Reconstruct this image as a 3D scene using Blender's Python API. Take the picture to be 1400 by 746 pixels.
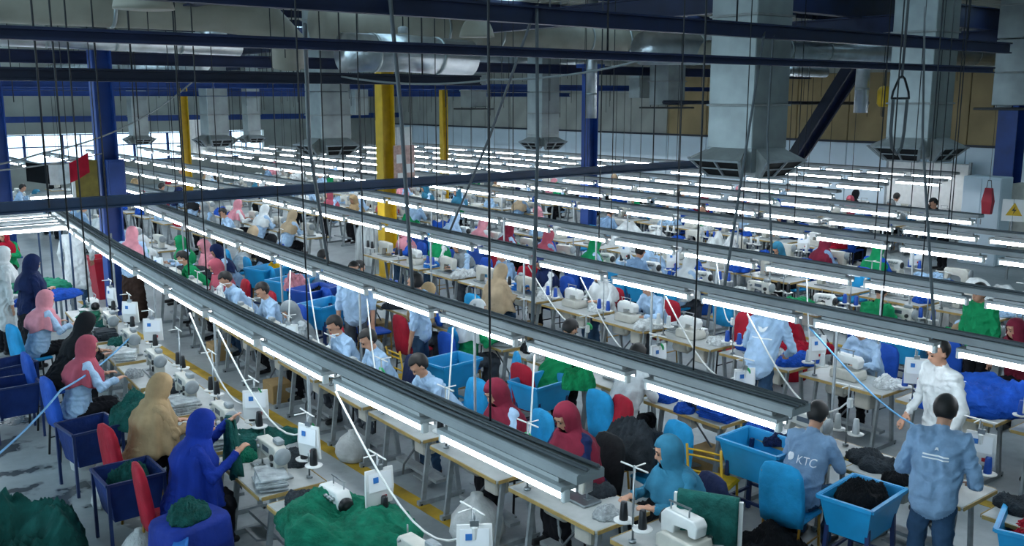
import bpy, bmesh, math, random
import numpy as np
from mathutils import Vector, Matrix, noise
from mathutils.bvhtree import BVHTree
for _o in list(bpy.data.objects): bpy.data.objects.remove(_o)
SC = bpy.context.scene; COL = SC.collection
rnd = random.Random(7)
PI = math.pi
# ------------------------------------------------------------------ camera, world, exposure
FPX = 1300.0; CAM_H = 4.1; PITCH = math.radians(10.4); YAW = math.radians(38.5)
cF = Vector((math.sin(YAW)*math.cos(PITCH), math.cos(YAW)*math.cos(PITCH), -math.sin(PITCH)))
cR = Vector((math.cos(YAW), -math.sin(YAW), 0)); cU = cR.cross(cF)
cam_d = bpy.data.cameras.new('camera'); cam = bpy.data.objects.new('camera', cam_d); COL.objects.link(cam)
cam_d.sensor_width = 36.0; cam_d.lens = FPX/1400*36.0; cam_d.clip_start = .05; cam_d.clip_end = 300
cam.matrix_world = Matrix(((cR.x, cU.x, -cF.x, 0), (cR.y, cU.y, -cF.y, 0), (cR.z, cU.z, -cF.z, CAM_H), (0, 0, 0, 1)))
SC.camera = cam
W = bpy.data.worlds.new('world'); SC.world = W; W.use_nodes = True
bgn = W.node_tree.nodes['Background']; bgn.inputs[0].default_value = (.6, .83, 1.0, 1); bgn.inputs[1].default_value = 2.9
SC.view_settings.view_transform = 'Standard'; SC.view_settings.look = 'None'; SC.view_settings.gamma = 1
SC.view_settings.exposure = 0.1
TUBE_E = 28.0
def seen(x, y, z, m=60):
    v = Vector((x, y, z-CAM_H)); d = v.dot(cF)
    if d < .5: return None
    px = 700+FPX*v.dot(cR)/d; py = 373-FPX*v.dot(cU)/d
    return d if (-m < px < 1400+m and -m < py < 746+m) else None
# ------------------------------------------------------------------ helpers
def lin(h):
    h = h.lstrip('#'); r = []
    for i in (0, 2, 4):
        c = int(h[i:i+2], 16)/255
        r.append(c/12.92 if c <= .04045 else ((c+.055)/1.055)**2.4)
    return tuple(r)
MATS = {}
def mat(name, col, rough=.6, metal=0., nscale=0, namt=0., bump=0., bscale=40, objcol=False, emit=0., spec=.5):
    m = bpy.data.materials.new(name); m.use_nodes = True; nt = m.node_tree; N = nt.nodes; L = nt.links
    b = N['Principled BSDF']; b.inputs['Roughness'].default_value = rough; b.inputs['Metallic'].default_value = metal
    b.inputs['Specular IOR Level'].default_value = spec
    c = lin(col); src = None
    if objcol:
        oi = N.new('ShaderNodeObjectInfo'); src = oi.outputs['Color']
    tc = N.new('ShaderNodeTexCoord')
    if namt:
        nz = N.new('ShaderNodeTexNoise'); nz.inputs['Scale'].default_value = nscale; nz.inputs['Detail'].default_value = 5
        L.new(tc.outputs['Object'], nz.inputs['Vector'])
        mr = N.new('ShaderNodeMapRange'); mr.inputs['From Min'].default_value = .3; mr.inputs['From Max'].default_value = .7
        mr.inputs['To Min'].default_value = 1-namt; mr.inputs['To Max'].default_value = 1+namt*.6
        L.new(nz.outputs['Fac'], mr.inputs['Value'])
        mx = N.new('ShaderNodeMix'); mx.data_type = 'RGBA'; mx.blend_type = 'MULTIPLY'; mx.inputs['Factor'].default_value = 1
        if src: L.new(src, mx.inputs['A'])
        else: mx.inputs['A'].default_value = (*c, 1)
        L.new(mr.outputs['Result'], mx.inputs['B']); src = mx.outputs['Result']
    if src: L.new(src, b.inputs['Base Color'])
    else: b.inputs['Base Color'].default_value = (*c, 1)
    if bump:
        n2 = N.new('ShaderNodeTexNoise'); n2.inputs['Scale'].default_value = bscale; n2.inputs['Detail'].default_value = 4
        L.new(tc.outputs['Object'], n2.inputs['Vector'])
        bp = N.new('ShaderNodeBump'); bp.inputs['Strength'].default_value = bump; bp.inputs['Distance'].default_value = .02
        L.new(n2.outputs['Fac'], bp.inputs['Height']); L.new(bp.outputs['Normal'], b.inputs['Normal'])
    if emit:
        b.inputs['Emission Color'].default_value = (*c, 1); b.inputs['Emission Strength'].default_value = emit
    MATS[name] = m; return m
mat('cloth', '#808080', .85, namt=.28, nscale=5, bump=.5, bscale=9, objcol=True, spec=.2)
mat('shirt', '#808080', .85, namt=.22, nscale=7, bump=1., bscale=13, objcol=True, spec=.2)
mat('pile', '#808080', .85, namt=.4, nscale=8, bump=.9, bscale=26, objcol=True, spec=.2)
mat('plastic', '#808080', .38, namt=.15, nscale=4, objcol=True)
mat('cover', '#808080', .75, namt=.22, nscale=6, bump=.6, bscale=14, objcol=True, spec=.3)
mat('metalpaint', '#808080', .45, namt=.15, nscale=6, objcol=True)
mat('skin', '#b98a70', .55, namt=.1, nscale=10)
mat('jeans', '#2f4a66', .85, namt=.25, nscale=9, bump=.4, bscale=15, spec=.2)
mat('black_cloth', '#191a1f', .9, namt=.3, nscale=9, bump=.4, bscale=15, spec=.2)
mat('grey_cloth', '#4d535b', .9, namt=.3, nscale=9, bump=.4, bscale=15, spec=.2)
mat('brown_cloth', '#3a2c26', .9, namt=.3, nscale=9, bump=.4, bscale=15, spec=.2)
mat('shoe', '#17181a', .5)
mat('hair', '#120f0d', .6, namt=.3, nscale=30)
mat('eye', '#0e0c0b', .3)
mat('cream', '#c3c2b8', .4, namt=.12, nscale=9)
mat('white_enamel', '#dcdedb', .4, namt=.08, nscale=9)
mat('steel', '#9fa6a8', .35, metal=.9, namt=.15, nscale=20)
mat('grey_paint', '#8f979a', .5, namt=.2, nscale=12)
mat('table_top', '#a9adab', .4, namt=.16, nscale=6)
mat('table_edge', '#a98f55', .6, namt=.2, nscale=12)
mat('black_plastic', '#141619', .4)
mat('dark_thread', '#101c20', .8)
mat('tray', '#9a9fa0', .5, metal=.0, namt=.22, nscale=3)
mat('cable', '#565c60', .6)
mat('cable_grey', '#787e80', .6)
mat('cord_white', '#d3d6d3', .5)
mat('cord_blue', '#5b9ac8', .5)
mat('reflector', '#b4b8b8', .45)
mat('tube', '#eef6ff', .4, emit=TUBE_E)
mat('beam_navy', '#0a1b3f', .55, namt=.3, nscale=2.5)
mat('beam_blue', '#173f86', .5, namt=.25, nscale=2.5)
mat('beam_dark', '#08152c', .5, namt=.3, nscale=2)
mat('trunk_blue', '#1f3a58', .5, namt=.3, nscale=3)
mat('yellow_paint', '#c9a313', .55, namt=.2, nscale=4)
mat('galv', '#9aa3a3', .42, metal=.55, namt=.22, nscale=2.2)
mat('foil', '#b9c1c4', .28, metal=.85, namt=.25, nscale=3, bump=.6, bscale=7)
mat('duct_beige', '#8f8d80', .6, namt=.2, nscale=2)
mat('diffuser', '#8e9290', .5, namt=.2, nscale=5)
mat('hood_shade', '#0b0d0f', .8)
mat('rod', '#10161c', .6)
mat('roof', '#c4c4b8', .6, namt=.2, nscale=.8)
mat('wall_lightblue', '#d6e6f0', .7, namt=.1, nscale=.7)
mat('wall_tan', '#9c8862', .8, namt=.22, nscale=1.1)
mat('wall_back', '#a0a39c', .8, namt=.2, nscale=.9)
mat('glass', '#e8f2f8', .1)
mat('paper', '#e4e6e4', .6)
mat('ink_blue', '#2a6fb8', .6); mat('ink_red', '#b3232e', .6); mat('ink_grey', '#4a5560', .6); mat('print_white', '#e9edef', .6)
mat('card', '#a38658', .85, namt=.15, nscale=8)
mat('red_paint', '#b0122f', .5, namt=.15, nscale=5)
mat('green_bright', '#1c9a5a', .5)
mat('olive_board', '#77692b', .8, namt=.25, nscale=9)
mat('poster', '#c9a79c', .7, namt=.3, nscale=14)
mat('bag_white', '#c9cdcc', .45, namt=.22, nscale=5, bump=.8, bscale=16)
mat('line_yellow', '#b08f24', .7, namt=.45, nscale=3.5)
def floor_mat():
    m = bpy.data.materials.new('floor_concrete'); m.use_nodes = True; nt = m.node_tree; N = nt.nodes; L = nt.links
    b = N['Principled BSDF']; tc = N.new('ShaderNodeTexCoord')
    def nz(s, d=6, rough=.6):
        n = N.new('ShaderNodeTexNoise'); n.inputs['Scale'].default_value = s; n.inputs['Detail'].default_value = d; n.inputs['Roughness'].default_value = rough
        L.new(tc.outputs['Object'], n.inputs['Vector']); return n
    a = nz(.5); r1 = N.new('ShaderNodeValToRGB'); L.new(a.outputs['Fac'], r1.inputs['Fac'])
    r1.color_ramp.elements[0].position = .3; r1.color_ramp.elements[0].color = (*lin('#7f888b'), 1)
    r1.color_ramp.elements[1].position = .72; r1.color_ramp.elements[1].color = (*lin('#b2babc'), 1)
    s = nz(1.7, 4, .55); r2 = N.new('ShaderNodeValToRGB'); L.new(s.outputs['Fac'], r2.inputs['Fac'])
    r2.color_ramp.elements[0].position = .53; r2.color_ramp.elements[0].color = (0, 0, 0, 1)
    r2.color_ramp.elements[1].position = .575; r2.color_ramp.elements[1].color = (1, 1, 1, 1)
    # stains only on the bare strip left of the women's line (x < 2.6)
    sx = N.new('ShaderNodeSeparateXYZ'); L.new(tc.outputs['Object'], sx.inputs[0])
    lt = N.new('ShaderNodeMapRange'); lt.inputs['From Min'].default_value = 2.4; lt.inputs['From Max'].default_value = 3.4
    lt.inputs['To Min'].default_value = .85; lt.inputs['To Max'].default_value = .12; L.new(sx.outputs['X'], lt.inputs['Value'])
    mu = N.new('ShaderNodeMath'); mu.operation = 'MULTIPLY'; L.new(r2.outputs['Color'], mu.inputs[0]); L.new(lt.outputs['Result'], mu.inputs[1])
    mx = N.new('ShaderNodeMix'); mx.data_type = 'RGBA'; L.new(mu.outputs[0], mx.inputs['Factor'])
    L.new(r1.outputs['Color'], mx.inputs['A']); mx.inputs['B'].default_value = (*lin('#343b40'), 1)
    f = nz(9, 5); mr = N.new('ShaderNodeMapRange'); mr.inputs['To Min'].default_value = .8; mr.inputs['To Max'].default_value = 1.15; L.new(f.outputs['Fac'], mr.inputs['Value'])
    m2 = N.new('ShaderNodeMix'); m2.data_type = 'RGBA'; m2.blend_type = 'MULTIPLY'; m2.inputs['Factor'].default_value = 1
    L.new(mx.outputs['Result'], m2.inputs['A']); L.new(mr.outputs['Result'], m2.inputs['B']); L.new(m2.outputs['Result'], b.inputs['Base Color'])
    rr = N.new('ShaderNodeMapRange'); rr.inputs['To Min'].default_value = .5; rr.inputs['To Max'].default_value = .22; L.new(mu.outputs[0], rr.inputs['Value']); L.new(rr.outputs['Result'], b.inputs['Roughness'])
    MATS['floor'] = m
floor_mat()

class MB:
    """collects primitives into one mesh"""
    def __init__(s): s.v = []; s.f = []; s.m = []; s.mi = 0; s.sm = []
    def add(s, vs, fs, smooth=False):
        o = len(s.v); s.v += [tuple(v) for v in vs]
        for f in fs: s.f.append(tuple(i+o for i in f)); s.m.append(s.mi); s.sm.append(smooth)
        return s
    def box(s, c, d, R=None, taper=None):
        x, y, z = d[0]/2, d[1]/2, d[2]/2; t = taper or (1, 1)
        vs = [Vector((sx*x*(t[0] if sz > 0 else 1), sy*y*(t[1] if sz > 0 else 1), sz*z)) for sz in (-1, 1) for sy in (-1, 1) for sx in (-1, 1)]
        if R is not None: vs = [R @ v for v in vs]
        c = Vector(c); vs = [v+c for v in vs]
        return s.add(vs, [(0, 2, 3, 1), (4, 5, 7, 6), (0, 1, 5, 4), (2, 6, 7, 3), (0, 4, 6, 2), (1, 3, 7, 5)])
    def cbox(s, c, d, b, R=None):
        """box with chamfered vertical and top edges"""
        x, y, z = d[0]/2, d[1]/2, d[2]/2; rings = []
        for (zz, k) in ((-z, b), (-z+b, 0), (z-b, 0), (z, b)):
            X, Y = x-k, y-k; q = b
            rings.append([(-X+q, -Y, zz), (X-q, -Y, zz), (X, -Y+q, zz), (X, Y-q, zz), (X-q, Y, zz), (-X+q, Y, zz), (-X, Y-q, zz), (-X, -Y+q, zz)])
        return s.rings(rings, c, R)
    def rings(s, rings, c=(0, 0, 0), R=None, caps=True, closed=True, smooth=False):
        n = len(rings[0]); vs = []; c = Vector(c)
        for r in rings:
            for p in r:
                p = Vector(p)
                if R is not None: p = R @ p
                vs.append(p+c)
        fs = []
        for i in range(len(rings)-1):
            for j in range(n if closed else n-1):
                k = (j+1) % n; fs.append((i*n+j, i*n+k, (i+1)*n+k, (i+1)*n+j))
        if caps:
            fs.append(tuple(range(n-1, -1, -1))); fs.append(tuple((len(rings)-1)*n+j for j in range(n)))
        return s.add(vs, fs, smooth)
    def cyl(s, p, q, r0, r1=None, n=8, smooth=True):
        p = Vector(p); q = Vector(q); r1 = r0 if r1 is None else r1; a = (q-p).normalized()
        u = a.orthogonal().normalized(); w = a.cross(u)
        rg = [[p+(u*math.cos(2*PI*k/n)+w*math.sin(2*PI*k/n))*r0 for k in range(n)], [q+(u*math.cos(2*PI*k/n)+w*math.sin(2*PI*k/n))*r1 for k in range(n)]]
        return s.rings(rg, smooth=smooth)
    def tube(s, pts, r, n=6):
        pts = [Vector(p) for p in pts]; rg = []; u = None
        for i, p in enumerate(pts):
            a = (pts[min(i+1, len(pts)-1)]-pts[max(i-1, 0)]).normalized()
            u = a.orthogonal().normalized() if u is None else (u-a*u.dot(a)).normalized()
            w = a.cross(u); rr = r[i] if isinstance(r, (list, tuple)) else r
            rg.append([p+(u*math.cos(2*PI*k/n)+w*math.sin(2*PI*k/n))*rr for k in range(n)])
        return s.rings(rg, smooth=True)
    def lathe(s, prof, c=(0, 0, 0), n=16, R=None, smooth=True):
        return s.rings([[(r*math.cos(2*PI*k/n), r*math.sin(2*PI*k/n), z) for k in range(n)] for r, z in prof], c, R, smooth=smooth)
    def bar(s, p, q, w, h=None, up=(0, 0, 1)):
        p = Vector(p); q = Vector(q); h = w if h is None else h; a = (q-p).normalized(); up = Vector(up)
        if abs(a.dot(up)) > .98: up = Vector((1, 0, 0))
        l = up.cross(a).normalized(); t = a.cross(l); o = [(-1, -1), (1, -1), (1, 1), (-1, 1)]
        return s.rings([[e+l*(i*w/2)+t*(j*h/2) for i, j in o] for e in (p, q)])
    def mesh(s, name, mats):
        me = bpy.data.meshes.new(name); me.from_pydata(s.v, [], s.f)
        for m in (mats if isinstance(mats, (list, tuple)) else [mats]): me.materials.append(MATS[m])
        me.polygons.foreach_set('material_index', s.m); me.polygons.foreach_set('use_smooth', s.sm); me.update(); return me
def tag(o, label=None, cat=None, group=None, kind=None):
    if label: o['label'] = label
    if cat: o['category'] = cat
    if group: o['group'] = group
    if kind: o['kind'] = kind
    return o
def ob(name, me, parent=None, loc=(0, 0, 0), rz=0, color=None, rot=None):
    o = bpy.data.objects.new(name, me); COL.objects.link(o); o.location = loc
    o.rotation_euler = rot if rot else (0, 0, rz)
    if color: o.color = (*color, 1)
    if parent: o.parent = parent
    return o
def st(name, mb, m, parent=None, kind='structure'):
    o = ob(name, mb.mesh(name, m), parent)
    if not parent: o['kind'] = kind
    return o
class Proto:
    """a kind of thing: part meshes that every copy shares"""
    def __init__(s, name, cat): s.name = name; s.cat = cat; s.parts = []
    def part(s, name, mb, m, key=None, parent=None, label=None, me=None):
        s.parts.append((name, me or mb.mesh(name, m), key, parent, label)); return len(s.parts)-1
    def put(s, loc, rz, label, group=None, cols=None, scale=1):
        cols = cols or {}
        e = ob(s.name, None, None, loc, rz); e.empty_display_size = .1; e.scale = (scale,)*3
        tag(e, label, s.cat, group); made = []
        for nm, me, key, par, lab in s.parts:
            c = ob(nm, me, made[par] if par is not None else e, color=cols.get(key) if key else None)
            if lab: c['label'] = lab
            made.append(c)
        e_parts[e.name] = made
        return e
e_parts = {}
ORD = ['first', 'second', 'third', 'fourth', 'fifth', 'sixth', 'seventh', 'eighth', 'ninth', 'tenth', 'eleventh', 'twelfth', 'thirteenth', 'fourteenth', 'fifteenth', 'sixteenth', 'seventeenth', 'eighteenth', 'nineteenth', 'twentieth']
# ------------------------------------------------------------------ the room
m = MB(); m.box((10, 20, -.05), (44, 60, .1)); st('floor', m, 'floor')
ADDED_SKY_X = (1.0, 8.0, 15.0, 22.0)      # translucent roof sheets added for top light, 1.2 m wide, the whole length of the hall
def roof():
    m = MB(); edges = [-10.0]+[e for x in ADDED_SKY_X for e in (x, x+1.2)]+[30.0]
    for a0, a1 in zip(edges[::2], edges[1::2]):
        p = []; x = a0
        while x < a1-.05: p += [(x, 6.6), (x+.16, 6.6), (x+.2, 6.66), (x+.36, 6.66)]; x += .4
        p.append((a1, 6.6))
        for dz in (0, .05): m.rings([[(a, y, z+dz) for a, z in p] for y in (-8, 8, 24, 48)], closed=False, caps=False)
    c = st('ceiling', m, 'roof')
    for x in ADDED_SKY_X:
        p = []; q = x
        while q < x+1.15: p += [(q-x, 0), (q-x+.16, 0), (q-x+.2, .06), (q-x+.36, .06)]; q += .4
        p.append((1.2, 0)); k = MB(); k.rings([[(a, y, z) for a, z in p] for y in np.arange(-3.5, 3.6, 3.5)], closed=False, caps=False); km = k.mesh('added_skylight_sheet', 'added_skylight')
        for y in np.arange(-4.5, 47, 7.0): ob('added_skylight_sheet', km, c, (x, y, 6.605))
sk = bpy.data.materials.new('added_skylight'); sk.use_nodes = True; nt = sk.node_tree; nt.nodes.remove(nt.nodes['Principled BSDF'])
mixs = nt.nodes.new('ShaderNodeMixShader'); tr = nt.nodes.new('ShaderNodeBsdfTransparent'); tr.inputs[0].default_value = (.75, .82, .85, 1); gs = nt.nodes.new('ShaderNodeBsdfTranslucent'); gs.inputs[0].default_value = (.8, .86, .88, 1)
mixs.inputs[0].default_value = .5; nt.links.new(tr.outputs[0], mixs.inputs[1]); nt.links.new(gs.outputs[0], mixs.inputs[2]); nt.links.new(mixs.outputs[0], nt.nodes['Material Output'].inputs[0]); MATS['added_skylight'] = sk
roof()
# right-hand far wall: pale blue panels below, tan panels above, both with open joints
m = MB(); m.box((28.75, 20, 3.3), (.3, 56, 6.6)); wr = st('wall_right', m, 'wall_back')
m1 = MB(); m1.cbox((0, 0, 0), (.08, 1.97, 2.66), .012); pm1 = m1.mesh('wall_panel', 'wall_lightblue')
m2 = MB(); m2.cbox((0, 0, 0), (.08, 1.97, 2.2), .012); pm2 = m2.mesh('upper_panel', 'wall_tan')
m3 = MB(); m3.cbox((0, 0, 0), (.08, 1.97, 1.6), .012); pm3 = m3.mesh('top_panel', 'wall_back')
for i in range(24):
    y = 1+i*2.0
    ob('wall_panel', pm1, wr, (28.57, y, 1.34)); ob('upper_panel', pm2 if i < 13 else pm3, wr, (28.57, y, 3.82 if i < 13 else 3.52))
m = MB(); m.box((28.5, 24, 2.7), (.1, 46, .07)); ob('trim_rail', m.mesh('trim_rail', 'beam_dark'), wr)
# far back wall with its band of windows
m = MB(); m.box((10, 47.3, .6), (40, .3, 1.2)); m.box((10, 47.3, 4.55), (40, .3, 4.1)); m.box((-2.5, 47.3, 1.85), (15, .3, 1.3)); m.box((25.5, 47.3, 1.85), (9, .3, 1.3))
wb = st('wall_back', m, 'wall_back')
gl = bpy.data.materials.new('pane_glass'); gl.use_nodes = True; nt = gl.node_tree; nt.nodes.remove(nt.nodes['Principled BSDF'])
mixs = nt.nodes.new('ShaderNodeMixShader'); tr = nt.nodes.new('ShaderNodeBsdfTransparent'); gs = nt.nodes.new('ShaderNodeBsdfGlossy'); gs.inputs['Roughness'].default_value = .05
mixs.inputs[0].default_value = .08; nt.links.new(tr.outputs[0], mixs.inputs[1]); nt.links.new(gs.outputs[0], mixs.inputs[2]); nt.links.new(mixs.outputs[0], nt.nodes['Material Output'].inputs[0]); MATS['pane'] = gl
k = 1
for x in np.arange(5.6, 21, 1.6):
    f = MB()
    for dx in (-.77, 0, .77): f.box((dx, 0, 0), (.05, .1, 1.3))
    for dz in (-.63, .63, .1): f.box((0, 0, dz), (1.56, .1, .05))
    w = ob('window_%d' % k, f.mesh('window', 'beam_blue'), None, (x, 47.15, 1.83)); w['kind'] = 'structure'; k += 1
    for dx in (-.38, .38):
        for zz, h in ((-.27, .66), (.38, .48)):
            g = MB(); g.box((dx, 0, zz), (.7, .012, h)); ob('pane', g.mesh('pane', 'pane'), w)
m = MB(); m.box((10, -6.2, 3.3), (40, .3, 6.6)); st('wall_light_block', m, 'wall_back')  # unseen wall added so that outside light enters mainly from the left
# yellow floor lines beside the two inner aisles
for i, (x, y0, y1) in enumerate(((4.98, 3, 20.5), (9.55, 1, 12), (14.0, 2, 12))):
    m = MB(); m.box((0, 0, 0), (.15, y1-y0, .004)); o = ob('trim_%d' % (i+1), m.mesh('line', 'line_yellow'), None, (x, (y0+y1)/2, .002)); o['kind'] = 'structure'
# ------------------------------------------------------------------ columns and roof steel
def hcol(x, y, h, c, lab, w=.32, z0=0):
    e = ob('steel_column', None, None, (x, y, 0)); tag(e, lab, 'column')
    m = MB(); m.box((-w/2, 0, h/2+z0), (.03, w, h)); m.box((w/2, 0, h/2+z0), (.03, w, h)); m.box((0, 0, h/2+z0), (w, .025, h))
    ob('shaft', m.mesh('shaft', c), e)
    m = MB(); m.box((0, 0, .02), (w+.2, w+.2, .04)); ob('base_plate', m.mesh('base_plate', c), e)
    m = MB(); m.box((0, 0, h-.06), (w+.3, w+.16, .1)); ob('cap_plate', m.mesh('cap_plate', c), e)
    return e
hcol(5.25, 18.9, 5.2, 'beam_blue', 'blue steel column with an olive board beside the flag')
hcol(5.0, 27.4, 5.2, 'beam_blue', 'blue steel column standing behind the hanging flag')
hcol(11.35, 18.9, 4.9, 'yellow_paint', 'yellow steel column carrying a pink notice board', .3)
hcol(12.35, 34.5, 4.9, 'yellow_paint', 'slim yellow steel column near the far windows', .24)
hcol(19.2, 28.0, 4.6, 'yellow_paint', 'yellow steel column far down the hall near pale wall', .2)
hcol(17.7, 18.9, 5.0, 'beam_blue', 'blue steel column among the lamp rows without boards', .3)
hcol(25.55, 11.4, 5.2, 'beam_blue', 'blue steel column by the warning sign', .5)
e = ob('notice_board', None, None, (11.72, 18.71, 2.62)); tag(e, 'pink notice board with white papers on yellow column', 'notice board')
Rz = Matrix.Rotation(0, 3, 'Z'); m = MB(); m.box((0, 0, 0), (.55, .04, .85), Rz); ob('board', m.mesh('board', 'poster'), e)
for dx, dz in ((-.12, .12), (.14, -.1), (-.1, -.3)):
    m = MB(); m.box(Rz @ Vector((dx, -.028, dz)), (.2, .012, .2), Rz); ob('paper', m.mesh('paper', 'paper'), e)
e = ob('column_board', None, None, (4.82, 18.72, 2.55)); tag(e, 'olive board fixed on the blue column near flag', 'board')
m = MB(); m.cbox((0, 0, 0), (.42, .06, .85), .01); ob('board', m.mesh('board', 'olive_board'), e)
m = MB(); m.box((-.24, 0, .0), (.05, .07, .9)); ob('edge_strip', m.mesh('edge_strip', 'white_enamel'), e)
e = ob('switch_cabinet', None, None, (5.32, 18.66, 2.55)); tag(e, 'blue electric cabinet on the column beside olive board', 'cabinet')
m = MB(); m.cbox((0, 0, 0), (.32, .16, .85), .012); ob('case', m.mesh('case', 'beam_blue'), e)
m = MB(); m.cbox((0, -.085, 0), (.27, .02, .78), .006); ob('door', m.mesh('door', 'beam_blue'), e)
def ibeam(name, x0, x1, y, z, w, h, c, lab, cat='beam', along='x', hang=True):
    e = ob(name, None); tag(e, lab, cat); L = x1-x0; cx = (x0+x1)/2
    if along == 'x': e.location = (cx, y, z); S = lambda a, b, c_: (a, b, c_)
    else: e.location = (y, cx, z); S = lambda a, b, c_: (b, a, c_)
    m = MB(); m.box((0, 0, h/2-.012), S(L, w, .024)); ob('top_flange', m.mesh('top_flange', c), e)
    m = MB(); m.box((0, 0, -h/2+.012), S(L, w, .024)); ob('bottom_flange', m.mesh('bottom_flange', c), e)
    m = MB(); m.box((0, 0, 0), S(L, w*.35, h-.05)); ob('web', m.mesh('web', c), e)
    if hang:
        for t in (-.4, 0, .4):
            m = MB(); p = S(L*t, 0, 0); m.cyl((p[0], p[1], h/2), (p[0], p[1], 6.6-z), .012); ob('hanger', m.mesh('hanger', 'rod'), e)
    return e
ibeam('steel_beam', 2.6, 18.2, 8.3, 5.0, .12, .19, 'beam_navy', 'thick navy steel beam hung above the first light troughs')
ibeam('steel_beam', -1.5, 17.0, 8.0, 4.58, .1, .1, 'beam_navy', 'slim navy steel rail hung under the thick navy beam')
ibeam('steel_beam', -1.5, 8.9, 12.0, 4.37, .12, .15, 'beam_dark', 'dark steel beam ending beside the square air duct')
e = ibeam('cable_duct', -1.5, 15.6, 13.0, 2.77, .14, .15, 'trunk_blue', 'slate blue cable duct crossing low over the lamp rows', 'cable duct')
for k, (y, z, c, h) in enumerate(((19.5, 4.86, 'beam_navy', .24), (23, 4.42, 'beam_blue', .14), (28.0, 4.5, 'beam_blue', .22), (31.7, 4.25, 'beam_blue', .16), (34.5, 4.5, 'beam_blue', .26), (40, 4.3, 'beam_navy', .22), (45.5, 3.2, 'beam_blue', .26))):
    ibeam('roof_beam', -4 if k != 1 else 9.0, 28.4, y, z, .2, h, c, ['navy roof beam resting over the olive board column', 'bright blue slim roof beam beyond the yellow column', 'blue roof beam over the column behind flag', 'blue roof beam between the far square ducts', 'blue roof beam over the slim yellow column', 'navy roof beam near the far windows', 'low blue beam along the top of far windows'][k], 'beam', hang=False)
for k, x in enumerate((5.1, 11.8, 17.9, 23.6)):
    ibeam('roof_girder', 9.5, 46.5, x, 5.55, .2, .34, 'beam_navy', 'navy roof girder %s from the bare floor side' % ORD[k], 'beam', 'y', hang=False)
for k, y in enumerate(np.arange(-4, 47, 3.0)):
    m = MB(); m.box((0, 0, 0), (38, .08, .2)); tag(ob('roof_purlin', m.mesh('roof_purlin', 'beam_navy'), None, (10, y, 6.48)), 'navy purlin running across under the corrugated roof', 'beam', 'purlins under the roof')
for k, y in enumerate((11.2, 17.6)):
    ibeam('roof_beam', 12.6, 28.4, y, 5.95, .25, .5, 'beam_navy', ['deep navy roof beam behind the two large square ducts', 'deep navy roof beam behind the yellow gas tank'][k], 'beam', hang=False)
# inclined navy strut by the pale wall
e = ob('inclined_strut', None, None, (26.0, 18.2, 2.2)); tag(e, 'dark navy inclined steel strut in front of tan wall', 'strut')
A = Vector((0, 0, 0)); B = Vector((-1.6, -3.1, 3.1)); s_ = Vector((.16, -.08, 0))
for nm, q in (('flange', s_), ('flange', -s_)):
    m = MB(); m.bar(A+q, B+q, .06, .42); ob(nm, m.mesh(nm, 'beam_dark'), e)
m = MB(); m.bar(A, B, .3, .1); ob('web', m.mesh('web', 'beam_navy'), e)
# ------------------------------------------------------------------ air ducts
def duct(x, y, zb, s, lab, diff=True, top=6.6, rz=0., plate=False):
    e = ob('air_duct', None, None, (x, y, zb), rz); tag(e, lab, 'air duct')
    z = (.36 if diff else 0); h0 = z; n = max(2, round((top-zb-z)/.62)); dh = (top-zb-z)/n
    m = MB(); m.cbox((0, 0, 0), (s, s, dh-.015), .012); pm = m.mesh('duct_section', 'galv')
    f = MB(); f.box((0, 0, 0), (s+.05, s+.05, .03)); fm = f.mesh('seam_flange', 'diffuser')
    for i in range(n):
        ob('duct_section', pm, e, (0, 0, h0+dh*(i+.5)))
        if i % 2 == 1: ob('seam_flange', fm, e, (0, 0, h0+dh*i))
    if diff:
        k = s/.8
        m = MB(); m.box((0, 0, .2), (s*.98, s*.98, .34)); ob('plenum', m.mesh('plenum', 'galv'), e)
        hm = MB(); a = s/2; o1 = a+.30*k; o0 = a+.06*k; w1 = a+.04; w0 = a*.74
        vs = [(a, -w0, .36*k), (a, w0, .36*k), (o1, w1, .2*k), (o1, -w1, .2*k), (o0, w0, -.04), (o0, -w0, -.04), (a, -w0, -.04), (a, w0, -.04)]
        hm.add(vs, [(0, 1, 2, 3), (1, 7, 4, 2), (0, 3, 5, 6), (7, 6, 5, 4), (0, 6, 7, 1)]); hmm = hm.mesh('hood', 'diffuser')
        gm = MB()
        P = [Vector(vs[3]), Vector(vs[2]), Vector(vs[4]), Vector(vs[5])]; nrm = Vector((.02, 0, -.012))
        for i in range(4): gm.bar(P[i]+nrm, P[(i+1) % 4]+nrm, .045, .03)
        gm.bar((P[0]+P[1])/2+nrm, (P[2]+P[3])/2+nrm, .035, .025); gm.bar((P[0]+P[3])/2+nrm, (P[1]+P[2])/2+nrm, .02, .02)
        gmm = gm.mesh('grille', 'grey_paint')
        vm = MB(); vm.add([p+nrm*.2 for p in P], [(0, 1, 2, 3)]); vmm = vm.mesh('louvre_shade', 'hood_shade')  # near-black sheet closing the hood mouth, painted as the shade inside
        for q in range(4):
            h = ob('hood', hmm, e, (0, 0, 0), q*PI/2); ob('grille', gmm, h); ob('louvre_shade', vmm, h)
    elif plate:
        m = MB(); m.cbox((0, 0, -.06), (s*1.55, s*1.55, .05), .01); ob('baffle_plate', m.mesh('baffle_plate', 'black_plastic'), e)
        for i, j in ((-1, -1), (1, -1), (1, 1), (-1, 1)):
            m = MB(); m.cyl((i*s*.45, j*s*.45, -.05), (i*s*.45, j*s*.45, .05), .012); ob('stud', m.mesh('stud', 'rod'), e)
duct(11.95, 9.25, 2.99, .84, 'large galvanised square duct with hooded diffuser before the navy strut')
duct(17.35, 9.45, 3.0, .84, 'large galvanised square duct with hooded diffuser beside yellow gas tank')
duct(17.5, 20.6, 2.75, .64, 'small galvanised square duct with diffuser beside the boardless blue column')
duct(11.6, 22.1, 2.74, .84, 'galvanised square duct with hooded diffuser behind the yellow notice board column')
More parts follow.
